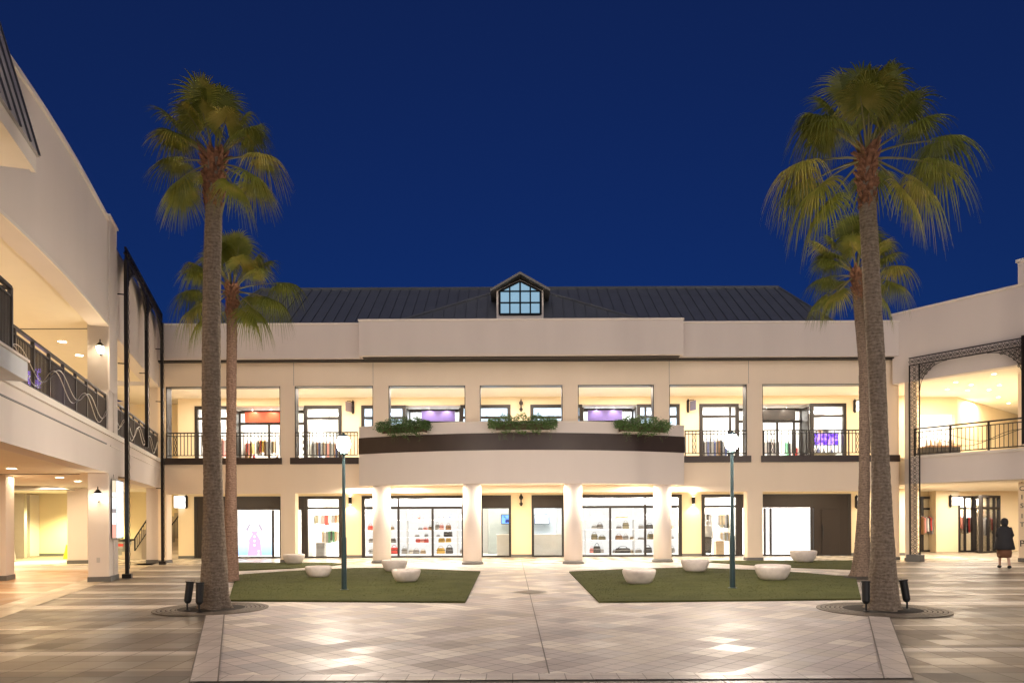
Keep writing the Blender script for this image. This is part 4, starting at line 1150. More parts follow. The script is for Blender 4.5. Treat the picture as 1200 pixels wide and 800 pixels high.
rA = [(0,.315),(.12,.285),(.35,.26),(1.0,.225),(1.7,.185),(2.4,.163),(4,.155),(6,.150),(9,.155)]
palm([(251.5,714),(250.5,600),(248,500),(247.5,380),(250,265),(252,186)], rA, 13.3, PA, 'tall grey trunked palm at the front left, standing in its iron grate', M['bark'], 1.0, 3)
palm([(270.5,682),(270.5,600),(271,500),(271.5,420),(272,338)], [(0,.21),(.4,.19),(1.5,.16),(4,.13),(9,.13)], 19.5,
     [(a+15,e,p*1.0,r*1.0,d) for a,e,p,r,d in [x[:5] for x in PB]], 'shorter reddish trunked palm behind the front left palm', M['bark_red'], .9, 7, 1.13)
rC = [(0,.31),(.12,.27),(.35,.245),(1.0,.205),(1.7,.18),(2.6,.150),(4,.140),(6,.135),(9,.135)]
palm([(1034,717),(1034.5,640),(1031,520),(1027,430),(1021,320),(1017,250),(1016,180)], rC, 12.65, PB, 'tallest palm at the front right with the fullest crown, standing in its iron grate', M['bark'], 1.0, 12, 1.2)
palm([(1008,678.5),(1010.5,640),(1013,560),(1013,430),(1008,380),(1003,320)], [(0,.30),(.15,.25),(.6,.215),(1.5,.17),(3,.135),(9,.125)], 19.8,
     [(a-20,e,p,r,d) for a,e,p,r,d in [x[:5] for x in PA]], 'shorter palm behind the front right palm, leaning trunk close to the lawn', M['bark_brown'], .8, 21, 1.14)
def grate(c, r, label, hole=.42):
    t = thing('tree_grate', label, 'tree grate', (c.x, c.y, 0))
    n = 64
    def ring(r0, r1, z0, z1, mb):
        vs = []
        for rr, z in ((r0,z0),(r1,z0),(r1,z1),(r0,z1)):
            vs += [(c.x+rr*math.cos(2*math.pi*k/n), c.y+rr*math.sin(2*math.pi*k/n), z) for k in range(n)]
        mb.add(vs, [(a*n+k, a*n+(k+1)%n, ((a+1)%4)*n+(k+1)%n, ((a+1)%4)*n+k) for a in range(4) for k in range(n)])
    m = MB(); ring(r-.07, r, .004, .016, m); m.build('rim', M['grate'], t)
    m = MB()
    k = r-.085
    while k > hole+.03:
        ring(k-.055, k, .010, .019, m); k -= .078
    for a in range(16):
        th = 2*math.pi*a/16; d = Vector((math.cos(th), math.sin(th), 0)); s = Vector((-d.y, d.x, 0))*.02
        q0 = Vector((c.x, c.y, .016))+d*hole; q1 = Vector((c.x, c.y, .016))+d*(r-.07)
        m.slab([q0-s, q0+s, q1+s, q1-s], (0,0,.0035))
    m.build('bars', M['grate'], t)
    m = MB(); m.lathe([(r-.05,.005),(r-.3,.007),(.3,.05),(.01,.06)], (c.x,c.y,0), 40); m.build('soil', M['soil'], t)
grate(G(248,713.2), 1.0, 'round iron grate around the foot of the front left palm')
grate(G(1034,714.2), 1.08, 'round iron grate around the foot of the front right palm')
grate(G(263,679.2), 1.0, 'round iron grate around the foot of the back left palm', .3)
grate(G(1010,677.6), 1.1, 'round iron grate around the foot of the back right palm', .35)
def spot(px, py, tilt, label, sc=1.0):
    p = G(px, py, .03)
    t = thing('garden_spotlight', label, 'spotlight', p, group='black spotlights at the palms')
    d = Vector((tilt, .05, 1)).normalized()
    MB().lathe([(.05,0),(.05,.012),(.016,.016),(.016,.05)], p, 10).build('stake', M['black'], t)
    MB().tube([p+ZU*.03, p+ZU*.14], .016, 6).build('stem', M['black'], t)
    a = p+ZU*.13
    MB().tube([a, a+d*.03, a+d*.05, a+d*.36, a+d*.365, a+d*.39], [.035,.055,.062,.066,.074,.074], 16).build('housing', M['black'], t)
spot(219.5,715,.12,'black spotlight left of the front left palm, the outer one of its pair')
spot(233.5,716.5,.02,'black spotlight touching the left side of the front left palm trunk')
spot(1015,716,.01,'black spotlight touching the left side of the front right palm trunk')
spot(1063,713.5,-.15,'black tilted spotlight right of the front right palm trunk')

# ------------------------------------------------------------------ PLANTERS ON THE BALCONY
def planter(px0, px1, label, seed):
    rnd = random.Random(seed)
    pxc = (px0+px1)/2
    x = XC+(pxc-611.7)*26.8/F
    yy = bcy-math.sqrt((rad+.03)**2-(x-bcx)**2)
    ang = math.asin((x-bcx)/rad)
    w = (px1-px0)*yy/F
    o = Vector((x, yy, 4.83))
    t = thing('planter_box', label, 'planter box', o, ang, group='planter boxes on the curved balcony')
    fn = lambda v: Vector((o.x+math.cos(ang)*v.x-math.sin(ang)*v.y, o.y+math.sin(ang)*v.x+math.cos(ang)*v.y, o.z+v.z))
    bw = w*.40
    mb = MB(fn); mb.box(-bw, bw, -.36, -.06, .02, .24)
    mb.build('box', plain('planter_brown', (.10,.05,.03), .6), t, bevel=.01)
    MB(fn).box(-bw-.03, bw+.03, -.38, -.02, -.005, .019).build('tray', M['plaster_white'], t)
    mb = MB(fn)
    def leaf(c, s):
        u = Vector((rnd.uniform(-1,1), rnd.uniform(-1,1), rnd.uniform(-.9,.4))).normalized(); v = u.orthogonal().normalized()
        a = rnd.uniform(0, 6.28); v = (v*math.cos(a)+u.cross(v)*math.sin(a)).normalized()
        mb.add([c, c+u*s*.5+v*s*.3, c+u*s*1.1, c+u*s*.5-v*s*.3], [(0,1,2,3)])
    for i in range(5200):
        a = rnd.uniform(-1.02,1.02)
        env = 1-abs(a)**3*.6
        lump = 1+.22*math.sin(a*13+seed)+.12*math.sin(a*29)
        c = Vector((a*w*.5, -.33+rnd.gauss(0,.12), .30+rnd.uniform(-.34,.27)*env*lump))
        leaf(c, rnd.uniform(.035,.07))
    for i in range(46):
        a = rnd.uniform(-.92,.92); x0 = a*w*.5; y0 = -.46-rnd.uniform(0,.06); Ls = rnd.choice((.15,.22,.3,.34,.42,.56)) 
        sw = rnd.uniform(-.12,.12)
        k = int(Ls/.018)
        for j in range(k):
            t_ = j/k
            c = Vector((x0+sw*t_+rnd.gauss(0,.018+.015*(1-t_)), y0-.03*t_+rnd.gauss(0,.02), .28-Ls*t_*1.15))
            leaf(c, rnd.uniform(.03,.055)*(1-.3*t_))
    mb.build('foliage', M['ivy'], t)
planter(443,509,'planter box with trailing green ivy on the curved balcony, left one',1)
planter(573,651,'planter box with trailing green ivy in the middle of the curved balcony',2)
planter(716,784,'planter box with trailing green ivy on the curved balcony, right one',3)

# ------------------------------------------------------------------ GOODS
def col_mat(name, c, rough=.5): return plain(name, c, rough, var=.1)
CM = {k: col_mat(k+'_leather', v) for k, v in dict(red=(.62,.05,.04), pink=(.75,.30,.27), grey=(.26,.25,.25), black=(.03,.028,.028), yellow=(.55,.34,.05), olive=(.22,.19,.11), brown=(.25,.13,.06), white=(.6,.58,.55), blue=(.10,.14,.35), green=(.06,.25,.12), tan=(.45,.33,.2), silver=(.42,.42,.43)).items()}
def shelf_unit(px0, px1, zs, y, label, gaps):
    x0, x1 = bx(px0)*(y/SB), bx(px1)*(y/SB)
    t = thing('display_shelf', label, 'shelf', ((x0+x1)/2, y, .012))
    MB().box(x0, x1, y+.42, y+.45, .02, 2.3).build('back_panel', M['backlit'], t)  # panel given an added glow in place of bright display lighting
    for z in zs: MB().box(x0, x1, y, y+.41, z-.025, z).build('shelf_board', M['shop_white'], t)
    for g in gaps:
        X = bx(g)*(y/SB); MB().box(X-.012, X+.012, y-.03, y+.40, .02, 2.3).build('upright', M['silver'], t)
    return t
YS = 32.55
def zrow(py): return CAMZ+(HY-py)/F*YS
rows = [608.2, 620.4, 628.4, 635, 648.2]
shelf_unit(427,543,[zrow(r) for r in rows],YS,'white display shelves of handbags in the left window',(449,477,506,536))
rows2 = [608.2, 620.2, 632.6, 648.4]
shelf_unit(681,796,[zrow(r) for r in rows2],YS,'white display shelves of handbags in the right window',(686,715,743,770))
protoB = {}
def bag(px, row, py, wpx, hpx, colr, label, grp):
    x = bx(px)*(YS/SB)+0; z = zrow(py)+.002; w = wpx*YS/F*1.15; h = hpx*YS/F*1.15
    key = colr
    if key not in protoB:
        t = thing('handbag', None, 'handbag', (0,0,0))
        m = MB(); pr = [(-.5,-.22,0),(.5,-.22,0),(.5,.22,0),(-.5,.22,0),(-.42,-.10,.72),(.42,-.10,.72),(.42,.10,.72),(-.42,.10,.72)]
        m.add(pr, [(0,3,2,1),(4,5,6,7),(0,1,5,4),(1,2,6,5),(2,3,7,6),(3,0,4,7)])
        b = m.build('body', CM[colr], t, smooth=True, bevel=.10)
        pts = [(.26*math.cos(math.pi*k/8), 0, .68+.32*math.sin(math.pi*k/8)) for k in range(9)]
        MB().tube(pts, .03, 5).build('handle', CM[colr], t)
        MB().box(-.5,.5,-.235,-.15,.40,.46).build('strap', CM['black' if colr != 'black' else 'grey'], b)
        protoB[key] = t; r = t
    else:
        src = protoB[key]; r = src.copy(); COL.objects.link(r)
        for ch in src.children:
            c = ch.copy(); COL.objects.link(c); c.parent = r
            for g in ch.children:
                d = g.copy(); COL.objects.link(d); d.parent = c
    r.location = (x, YS+.2, z); r.scale = (w, min(w,.5)*.8, h)
    tag(r, label, 'handbag', grp)
secL = {0:'outer left',1:'first',2:'second',3:'third',4:'right hand'}
lst = [ (433,604,0,6,6,'pink'),(433,618,1,6,7,'red'),(435,630,3,7,6,'grey'),(434,643,4,6,7,'silver'),(460,606,0,5,5,'silver'),(458,619,1,6,5,'tan'),(459,633,3,8,6,'grey'),(461,645,4,9,9,'red'),
 (486,604,0,5,7,'pink'),(490,605,0,4,5,'red'),(500,605,0,5,6,'pink'),(492,619,1,5,3,'grey'),(498,618,1,5,4,'pink'),(504,618,1,5,5,'brown'),(488,625,2,5,3,'silver'),(499,625,2,4,4,'silver'),(489,632,3,5,5,'red'),(494,632,3,5,5,'pink'),(499,632,3,5,5,'red'),
 (473,645,4,6,8,'silver'),(481,645,4,5,6,'white'),(487,646,4,7,6,'grey'),(495,646,4,6,5,'tan'),
 (517,604,0,6,7,'grey'),(523,604,0,5,6,'silver'),(529,604,0,5,6,'blue'),(512,617,1,5,8,'grey'),(517,617,1,5,7,'pink'),(525,618,1,6,7,'brown'),(513,626,2,4,3,'silver'),(522,624,2,5,7,'black'),(527,624,2,5,7,'black'),(517,631,3,7,6,'yellow'),(525,631,3,6,6,'yellow'),
 (516,645,4,9,8,'yellow'),(526,645,4,8,9,'black'),(541,606,0,5,6,'silver'),(541,646,4,5,6,'grey')]
rn = ['top','second','third','fourth','bottom']
from collections import Counter
def side_words(px, secs, names):
    for (a, b), n in zip(secs, names):
        if a <= px < b: return n
    return names[-1]
secsL = [(420,449),(449,477),(477,506),(506,536),(536,560)]; secsR = [(676,690),(690,715),(715,743),(743,770),(770,800)]
names5 = ['leftmost','second','middle','fourth','rightmost']
def place_bags(lst, rows_, secs, win, grp, nr):
    keys = [(c, r, side_words(px, secs, names5)) for px, _, r, _, _, c in lst]
    tot = Counter(keys); seen = Counter()
    for it, k in zip(lst, keys):
        px, _, r, w, h, c = it
        seen[k] += 1
        rk = nr[r]
        if tot[k] > 1: pre = ('left one of the two ' if seen[k] == 1 else 'right one of the two ')+c+' handbags'
        else: pre = c+' handbag'
        bag(px, r, rows_[r], w, h, c, '%s, %s shelf, %s section, %s window' % (pre, rk, k[2], win), grp)
place_bags(lst, rows, secsL, 'left', 'handbags in the left window', rn)
lst2 = [(701,604,0,13,5,'white'),(729,604,0,13,6,'olive'),(757,604,0,7,6,'silver'),(763,604,0,6,6,'grey'),(697,616,1,6,5,'silver'),(703.5,616,1,7,7,'grey'),(726,617,1,6,4,'grey'),(734,614,1,7,9,'olive'),(752,617,1,6,5,'silver'),(762,616,1,8,6,'black'),
 (697,628,2,7,8,'olive'),(706,629,2,8,5,'olive'),(726,628,2,8,6,'brown'),(734,628,2,6,6,'grey'),(741,628,2,4,4,'tan'),(752,631,2,7,3,'silver'),(763,627,2,7,8,'olive'),
 (694,643,3,5,7,'pink'),(700,643,3,8,10,'black'),(706,643,3,4,6,'silver'),(721,645,3,5,4,'grey'),(730.5,643,3,17,7,'black'),(741,645,3,3,4,'tan'),(749,645,3,7,5,'silver'),(760,643,3,9,8,'black'),
 (788,604,0,5,5,'silver'),(788,617,1,4,4,'tan'),(788,631,2,5,4,'grey'),(789,644,3,5,7,'grey')]
place_bags(lst2, rows2, secsR, 'right', 'handbags in the right window', ['top','second','third','bottom'])

# garments on rails
def garment_rack(x0, x1, y, z, n, cols, label, h=.62, seed=0):
    rnd = random.Random(seed)
    t = thing('clothes_rail', label, 'clothes rail', ((x0+x1)/2, y, z-h))
    m = MB(); m.tube([(x0,y,z),(x1,y,z)], .014, 6)
    for x in (x0, x1): m.tube([(x,y,z),(x,y+.25,z)], .012, 6)
    m.build('rail', M['silver'], t)
    for i in range(n):
        x = x0+(x1-x0)*(i+.5)/n; c = cols[i % len(cols)]; hh = h*rnd.uniform(.75,1.1)
        w = .20; th = (x1-x0)/n*.36
        vs = []; pr = [(.02,0),(.35,-.05),(1,-.12),(.9,-.3),(.95,-.6),(1.05,-1)]
        for f_, d in pr:
            for sx_, sy_ in ((-1,-1),(1,-1),(1,1),(-1,1)):
                vs.append((x+sx_*th*(1+.2*rnd.random()), y+sy_*w*f_, z-.04+d*hh))
        fs = []
        for k in range(len(pr)-1):
            for q in range(4): fs.append((k*4+q, k*4+(q+1)%4, (k+1)*4+(q+1)%4, (k+1)*4+q))
        fs.append((0,1,2,3)); e = (len(pr)-1)*4; fs.append((e,e+1,e+2,e+3))
        MB().add(vs, fs).build('garment', CM[c], t)
def cx2(px, y): return bx(px)*(y/SB)
garment_rack(cx2(370,33.6), cx2(397,33.6), 33.6, 2.0, 7, ['olive','white','pink','red','white','grey','brown'], 'rail of mixed garments high in the left clothes shop window', .55, 1)
garment_rack(cx2(378,33.2), cx2(398,33.2), 33.2, 1.25, 8, ['tan','white','grey','green','black','green','tan','white'], 'lower rail of mixed garments in the left clothes shop window', .6, 2)
garment_rack(cx2(840,33.6), cx2(856,33.6), 33.6, 1.95, 8, ['grey','tan','olive','tan','grey','black','olive','grey'], 'rail of grey and beige coats in the right clothes shop window', .68, 3)
garment_rack(cx2(825,33.7), cx2(834,33.7), 33.7, 1.98, 4, ['grey','black','grey','silver'], 'short rail of dark jackets in the right clothes shop window', .7, 4)
for i_, (a_, b_, y_, z_, l_) in enumerate(garment_later):
    garment_rack(a_, b_, y_, z_, 7, ['brown','pink','grey','white','black','red','silver'][i_:]+['tan'], l_, .8, 20+i_)
garment_rack(cx2(359.5,33.5), cx2(368,33.5), 33.5, 1.5, 5, ['red','pink','white','tan','grey'], 'short rail of red and pale garments at the left of the left clothes window', .6, 31)
garment_rack(cx2(842,33.3), cx2(855,33.3), 33.4, 1.10, 6, ['white','tan','silver','olive','grey','tan'], 'lower rail of pale garments in the right clothes shop window', .45, 32)
garment_rack(cx2(301,33.9), cx2(324,33.9), 33.9, 5.45, 9, ['white','tan','red','yellow','brown','silver','pink','white','tan'], 'rail of mixed garments behind the upper left railing beside the pillar', .7, 33)
garment_rack(cx2(953,34.2), cx2(975,34.2), 34.2, 5.9, 9, ['grey','silver','brown','tan','grey','black'], 'high rail of grey garments above the purple display panel', .5, 34)
garment_rack(cx2(921,34.4), cx2(932,34.4), 34.4, 5.3, 5, ['green','black','blue','grey','green'], 'short rail of dark green garments on the upper right', .8, 35)
def cabinet(px0, px1, y, h, c, label, name='display_cabinet', z=.02):
    x0, x1 = cx2(px0,y), cx2(px1,y)
    t = thing(name, label, 'cabinet', ((x0+x1)/2, y, z))
    MB().box(x0, x1, y, y+.4, z, z+h).build('carcass', CM[c], t, bevel=.01)
    MB().box(x0-.02, x1+.02, y-.02, y+.42, z+h+.001, z+h+.03).build('worktop', M['shop_white'], t)
    MB().box(x0+.03, (x0+x1)/2-.01, y-.012, y-.001, z+.05, z+h-.05).build('drawer_front', CM[c], t)
    MB().box((x0+x1)/2+.01, x1-.03, y-.012, y-.001, z+.05, z+h-.05).build('drawer_front', CM[c], t)
cabinet(370,380,32.9,.62,'grey','grey cabinet on the floor of the left clothes shop window')
cabinet(839,848.5,32.9,.62,'tan','beige cabinet on the floor of the right clothes shop window')
cabinet(582,598,33.0,.95,'white','white counter inside the left of the two middle doorways', 'shop_counter')
cabinet(625,660,33.0,.95,'white','white counter inside the right of the two middle doorways', 'shop_counter')
MB().box(bx(569),bx(597)*1.1,35.2,35.3,.02,2.8).build('grey_back_wall', plain('shop_grey', (.33,.36,.34), .6), mall)
MB().box(bx(626),bx(652)*1.1,35.2,35.3,.02,2.8).build('grey_back_wall', plain('shop_grey2', (.36,.38,.38), .6), mall)
def screen(px0, px1, py0, py1, y, label, c1, name='wall_screen'):
    a, b = P(px0,py1,y), P(px1,py0,y)
    t = thing(name, label, 'screen', ((a.x+b.x)/2, y, a.z))
    MB().box(a.x-.03, b.x+.03, y-.02, y+.05, a.z-.03, b.z+.03).build('bezel', M['black'], t)
    MB().box(a.x, b.x, y-.03, y-.021, a.z, b.z).build('display', c1, t)
def noise_screen(name, ca, cb, st=1.5, scale=5):
    m, nt, out = newmat(name); e = N(nt, 'ShaderNodeEmission'); e.inputs[1].default_value = st
    ge = N(nt, 'ShaderNodeNewGeometry'); no = N(nt, 'ShaderNodeTexNoise'); no.inputs['Scale'].default_value = scale
    L(nt, ge.outputs['Position'], no.inputs['Vector']); cr = N(nt, 'ShaderNodeValToRGB'); el = cr.color_ramp.elements
    el[0].position = .42; el[0].color = c4(ca); el[1].position = .58; el[1].color = c4(cb)
    L(nt, no.outputs['Fac'], cr.inputs[0]); L(nt, cr.outputs[0], e.inputs[0]); L(nt, e.outputs[0], out.inputs[0]); return m
screen(588,598,603,613,34.9,'dark blue wall screen inside the left middle doorway',noise_screen('blue_screen',(.01,.02,.12),(.15,.35,1)))
screen(627,643,603,613,34.9,'bright blue wall screen inside the right middle doorway',noise_screen('blue_screen2',(.3,.5,1),(.9,.95,1),2))
# mannequins / person
def figure(name, parent, base, h, mat, facing=0, pose=None, rad=1.0):
    """standing body as one skinned surface; facing = rotation about z, 0 looks towards -y"""
    s = h/1.75
    J = dict(pel=(0,0,.95), wai=(0,.0,1.1), che=(0,.0,1.32), nek=(0,.01,1.48), hed=(0,-.01,1.60), top=(0,-.0,1.70),
             hL=(.09,0,.9), kL=(.10,-.02,.5), aL=(.10,.03,.09), tL=(.11,-.13,.03), hR=(-.09,0,.9), kR=(-.10,-.02,.5), aR=(-.10,.03,.09), tR=(-.11,-.13,.03),
             sL=(.17,0,1.42), eL=(.23,.02,1.13), wL=(.22,-.08,.90), mL=(.22,-.11,.82), fL=(.215,-.13,.75), gL=(.20,-.15,.82),
             sR=(-.17,0,1.42), eR=(-.23,.02,1.13), wR=(-.22,-.08,.90), mR=(-.22,-.11,.82), fR=(-.215,-.13,.75), gR=(-.20,-.15,.82))
    Rr = dict(pel=.135, wai=.115, che=.14, nek=.055, hed=.092, top=.07, hL=.095, kL=.058, aL=.042, tL=.032, sL=.062, eL=.042, wL=.028, mL=.032, fL=.012, gL=.010)
    if pose: J.update(pose)
    E = [('pel','wai'),('wai','che'),('che','nek'),('nek','hed'),('hed','top'),('pel','hL'),('hL','kL'),('kL','aL'),('aL','tL'),('pel','hR'),('hR','kR'),('kR','aR'),('aR','tR'),
         ('che','sL'),('sL','eL'),('eL','wL'),('wL','mL'),('mL','fL'),('mL','gL'),('che','sR'),('sR','eR'),('eR','wR'),('wR','mR'),('mR','fR'),('mR','gR')]
    ks = list(J); me = bpy.data.meshes.new(name)
    c, sn = math.cos(facing), math.sin(facing)
    def tr(v): return Vector((v[0]*c-v[1]*sn, v[0]*sn+v[1]*c, v[2]))*s
    me.from_pydata([tr(J[k]) for k in ks], [(ks.index(a), ks.index(b)) for a, b in E], [])
    o = bpy.data.objects.new(name, me); COL.objects.link(o); me.materials.append(mat)
    sk = o.modifiers.new('Skin', 'SKIN'); sk.use_smooth_shade = True
    ly = me.skin_vertices[0] if me.skin_vertices else None
    if ly is None:
        me.skin_vertices_ensure() if hasattr(me, 'skin_vertices_ensure') else None
        ly = me.skin_vertices[0]
    for i, k in enumerate(ks):
        r = Rr.get(k) or Rr[k[:-1]+'L']; r *= s*rad
        ly.data[i].radius = (r, r*.85 if k in ('pel','wai','che') else r); ly.data[i].use_root = (k == 'pel')
    sb = o.modifiers.new('Subdivision', 'SUBSURF'); sb.levels = sb.render_levels = 2
    if parent is not None: o.parent = parent
    else: o.location = base
    return o
def mannequin(px, y, label, c, top_c, legs):
    b = Vector((cx2(px,y), y, .03))
    t = thing('mannequin', label, 'mannequin', b)
    figure('body', t, b, 1.62, CM[c])
    MB().lathe([(.2,0),(.2,.012),(.02,.015)], (b.x,b.y,.013), 20).build('base_plate', M['silver'], t)
    MB().lathe([(.155,1.38),(.185,1.30),(.17,1.05),(.19,.84)], (b.x,b.y,0), 16, 1.15, .72).build('shirt', CM[top_c], t, smooth=True)
    MB().lathe([(.175,.83),(.185,.7),(.17,.25),(.16,.12)], (b.x,b.y,0), 16, 1.1, .75).build('trousers', CM[legs], t, smooth=True)
mannequin(829, 32.8, 'mannequin in a pale blue top in the right clothes shop window', 'grey', 'silver', 'black')
mannequin(316.5, 34.4, 'mannequin in red behind the upper left railing', 'tan', 'red', 'brown') if False else None
# upper floor goods
def table_of_goods(px0, px1, y, h, c, label, z=4.06, items=('red','yellow')):
    x0, x1 = cx2(px0,y), cx2(px1,y)
    t = thing('display_table', label, 'display table', ((x0+x1)/2, y, z))
    MB().box(x0, x1, y, y+.6, z+h-.04, z+h).build('tabletop', CM[c], t)
    MB().box(x0+.04, x1-.04, y+.04, y+.56, z, z+h-.041).build('plinth', CM[c], t)
    rnd = random.Random(int(px0))
    n = max(3, int((x1-x0)/.16))
    for i in range(n):
        x = x0+(x1-x0)*(i+.5)/n; hh = rnd.uniform(.12,.35)
        MB().lathe([(.05,0),(.065,.02),(.06,hh*.6),(.03,hh*.85),(.03,hh)], (x, y+rnd.uniform(.12,.4), z+h+.001), 10).build('goods', CM[items[i % len(items)]], t)
table_of_goods(280,297,33.3,.45,'yellow','yellow display table with red goods behind the upper left railing',items=('red','brown','yellow'))
table_of_goods(312,326,33.4,.30,'yellow','low display table with orange goods left of the first upper pillar',items=('yellow','tan','brown'))
garment_rack(cx2(284,33.9), cx2(297,33.9), 33.9, 5.35, 6, ['red','yellow','brown','red','pink','yellow'], 'rail of red and yellow garments behind the upper left railing', .7, 6)
garment_rack(cx2(230,33.0), cx2(262,33.0), 33.6, 5.5, 10, ['white','tan','pink','white','grey','silver'], 'rail of pale garments behind the palm trunks on the upper left', .8, 8)
garment_rack(cx2(365,32.9), cx2(398,32.9), 33.2, 5.30, 13, ['grey','silver','brown','blue','silver','tan','grey','pink'], 'rail of grey and blue garments behind the railing of the second upper bay', .85, 9)
garment_rack(cx2(822,32.9), cx2(856,32.9), 33.2, 5.30, 13, ['brown','black','silver','blue','grey','silver','blue','tan'], 'rail of dark and blue garments behind the railing near the right street lamp', .85, 10)
garment_rack(cx2(898,33.6), cx2(918,33.6), 34.2, 5.35, 8, ['silver','white','grey','black','white'], 'rail of white and grey garments under the dark fascia sign', .75, 11)
garment_rack(cx2(933,33.3), cx2(948,33.3), 33.6, 5.0, 5, ['red','pink','green','red','white'], 'short rail of red garments on the upper right', .75, 12)
table_of_goods(952,981,33.0,.55,'olive','olive counter with purple lit display on the upper right',items=('blue','silver'))
a, b = P(955,521,32.9), P(982,507,32.9)
pd = thing('light_panel', 'purple glowing display panel behind the upper right railing', 'light panel', ((a.x+b.x)/2, 32.9, a.z))
MB().box(a.x, b.x, 32.88, 32.92, a.z, b.z).build('panel', noise_screen('purple_light', (.10,.02,.55), (.45,.25,1), 1.6, 6), pd)
MB().box(a.x-.02, b.x+.02, 32.921, 32.95, a.z-.02, b.z+.02).build('frame', M['black'], pd)
# pendant lamps
for px, py in ((372,498),(386,503)):
    p = P(px, py, 33.6)
    t = thing('pendant_lamp', 'grey cone pendant lamp in the second upper bay, %s of the two' % ('left' if px < 380 else 'right'), 'pendant lamp', p)
    MB().lathe([(.16,-.02),(.15,0),(.03,.12),(.02,.16)], p, 16).build('shade', CM['silver'], t)
    MB().tube([p+ZU*.15, Vector((p.x,p.y,6.68))], .008, 4).build('cord', M['black'], t)
# posters
def grad_emit(name, c0, c1, z0, z1, st):
    m, nt, out = newmat(name); e = N(nt, 'ShaderNodeEmission'); e.inputs[1].default_value = st
    ge = N(nt, 'ShaderNodeNewGeometry'); sp = N(nt, 'ShaderNodeSeparateXYZ'); L(nt, ge.outputs['Position'], sp.inputs[0])
    mr = N(nt, 'ShaderNodeMapRange'); mr.inputs[1].default_value = z0; mr.inputs[2].default_value = z1; L(nt, sp.outputs[2], mr.inputs[0])
    mx = N(nt, 'ShaderNodeMix', data_type='RGBA'); L(nt, mr.outputs[0], mx.inputs['Factor']); mx.inputs[6].default_value = c4(c0); mx.inputs[7].default_value = c4(c1)
    L(nt, mx.outputs[2], e.inputs[0]); L(nt, e.outputs[0], out.inputs[0]); return m
YP = 32.35
x0, x1 = cx2(279,YP), cx2(318.5,YP)
po = thing('lightbox_poster', 'backlit poster of a pale figure in a mauve dress in the left end shop window', 'poster', ((x0+x1)/2, YP, .1))
MB().box(x0, x1, YP, YP+.06, .1, 2.10).build('panel', grad_emit('poster_blue', (.30,.52,.95), (1,1,1), .1, 1.3, 1.15), po)
def flat(pts, name, mat, dy):
    MB().slab([(cx2(px,YP-dy), YP-dy, CAMZ+(HY-py)/F*(YP-dy)) for px, py in pts], (0,.006,0)).build(name, mat, po)
mauve = emis('poster_mauve', (.62,.42,.66), 1.0); skinp = emis('poster_pale', (.95,.88,.93), 1.0); dotm = emis('poster_white', (1,1,1), 1.3); linem = emis('poster_grey', (.50,.42,.50), .9)
flat([(290,650),(292,634),(290.5,628),(294,621),(302,621),(306,628),(305,634),(307,650)], 'dress', mauve, .012)
flat([(294,621),(288,631),(291.5,631.5),(296,624)], 'arm', skinp, .020); flat([(302,621),(308.5,631),(305,631.5),(300.5,624)], 'arm', skinp, .020)
flat([(288,619),(292,612),(293.5,613),(290,620.5)], 'hand', linem, .022); flat([(308,619),(304,612),(302.5,613),(306,620.5)], 'hand', linem, .022)
flat([(298+4.6*math.cos(k*math.pi/6), 613.5+6.0*math.sin(k*math.pi/6)) for k in range(12)], 'hair', emis('poster_hair', (.86,.76,.80), 1.0), .023)
flat([(298+2.6*math.cos(k*math.pi/6), 614.5+3.6*math.sin(k*math.pi/6)) for k in range(12)], 'head', skinp, .032)
for px, py in ((298,627),(298,632),(298,637),(303,644),(303,648)):
    flat([(px+1.3*math.cos(k*math.pi/4), py+1.3*math.sin(k*math.pi/4)) for k in range(8)], 'dot', dotm, .030)
x0, x1 = cx2(898,YP), cx2(950,YP)
po = thing('lightbox_poster', 'overexposed white backlit panel left of the brown door on the right', 'poster', ((x0+x1)/2, YP, .1))
MB().box(x0, x1, YP, YP+.06, .1, 2.10).build('panel', emis('panel_white', (1,.97,.96), 1.5), po)
# ------------------------------------------------------------------ THINGS IN THE LEFT WING
t = thing('advertising_lightbox', 'tall wall mounted lightbox with glowing pale blue side on the left wing pillar', 'lightbox', loc2(lw,.7,-.08,1.15))
MB(lw).box(.2, 1.2, -.145, -.035, 1.15, 2.80).build('casing', M['silver'], t, bevel=.008)
MB(lw).box(.24, 1.16, -.150, -.146, 1.19, 2.76).build('lit_face', grad_emit('lightbox_cyan', (.62,.92,.95), (.72,.76,.86), 1.15, 2.8, 1.05), t)
for z0, z1, c in ((2.45,2.76,(.70,.58,.42)),(2.32,2.44,(1,.96,.85)),(1.98,2.30,(1,.98,.93)),(1.88,1.97,(.30,.27,.27)),(1.55,1.87,(1,.97,.93)),(1.19,1.54,(.80,.36,.28))):
    MB(lw).box(.194, .199, -.135, -.045, z0, z1).build('edge_picture', emis('edge_picture', c, .85), t)
MB(lw).box(-.012, 0-.001, .22, .30, .52, .66).build('socket_cover', M['silver'], lwing)
tag(lwing, None)
def recycling(px, c, label):
    Y = 33.9; p = G(px, 651.5); x = P(px,640,Y).x
    t = thing('recycling_bin', label, 'recycling bin', (x, Y, .01), group='recycling bins under the left wing')
    MB().box(x-.27, x+.27, Y-.22, Y+.22, .05, .72).build('body', CM['silver'], t, bevel=.02)
    MB().box(x-.29, x+.29, Y-.24, Y+.24, .721, .84).build('lid', CM['black'], t, bevel=.03)
    MB().box(x-.2, x+.2, Y-.226, Y-.221, .50, .62).build('label_band', CM[c], t)
    MB().box(x-.2, x+.2, Y-.226, Y-.221, .12, .42).build('door_panel', CM['grey'], t)
recycling(142.5,'red','recycling bin with an orange band under the left wing'); recycling(154,'silver','recycling bin with a pale band, middle one under the left wing'); recycling(164,'blue','recycling bin nearest to the stair railing under the left wing')
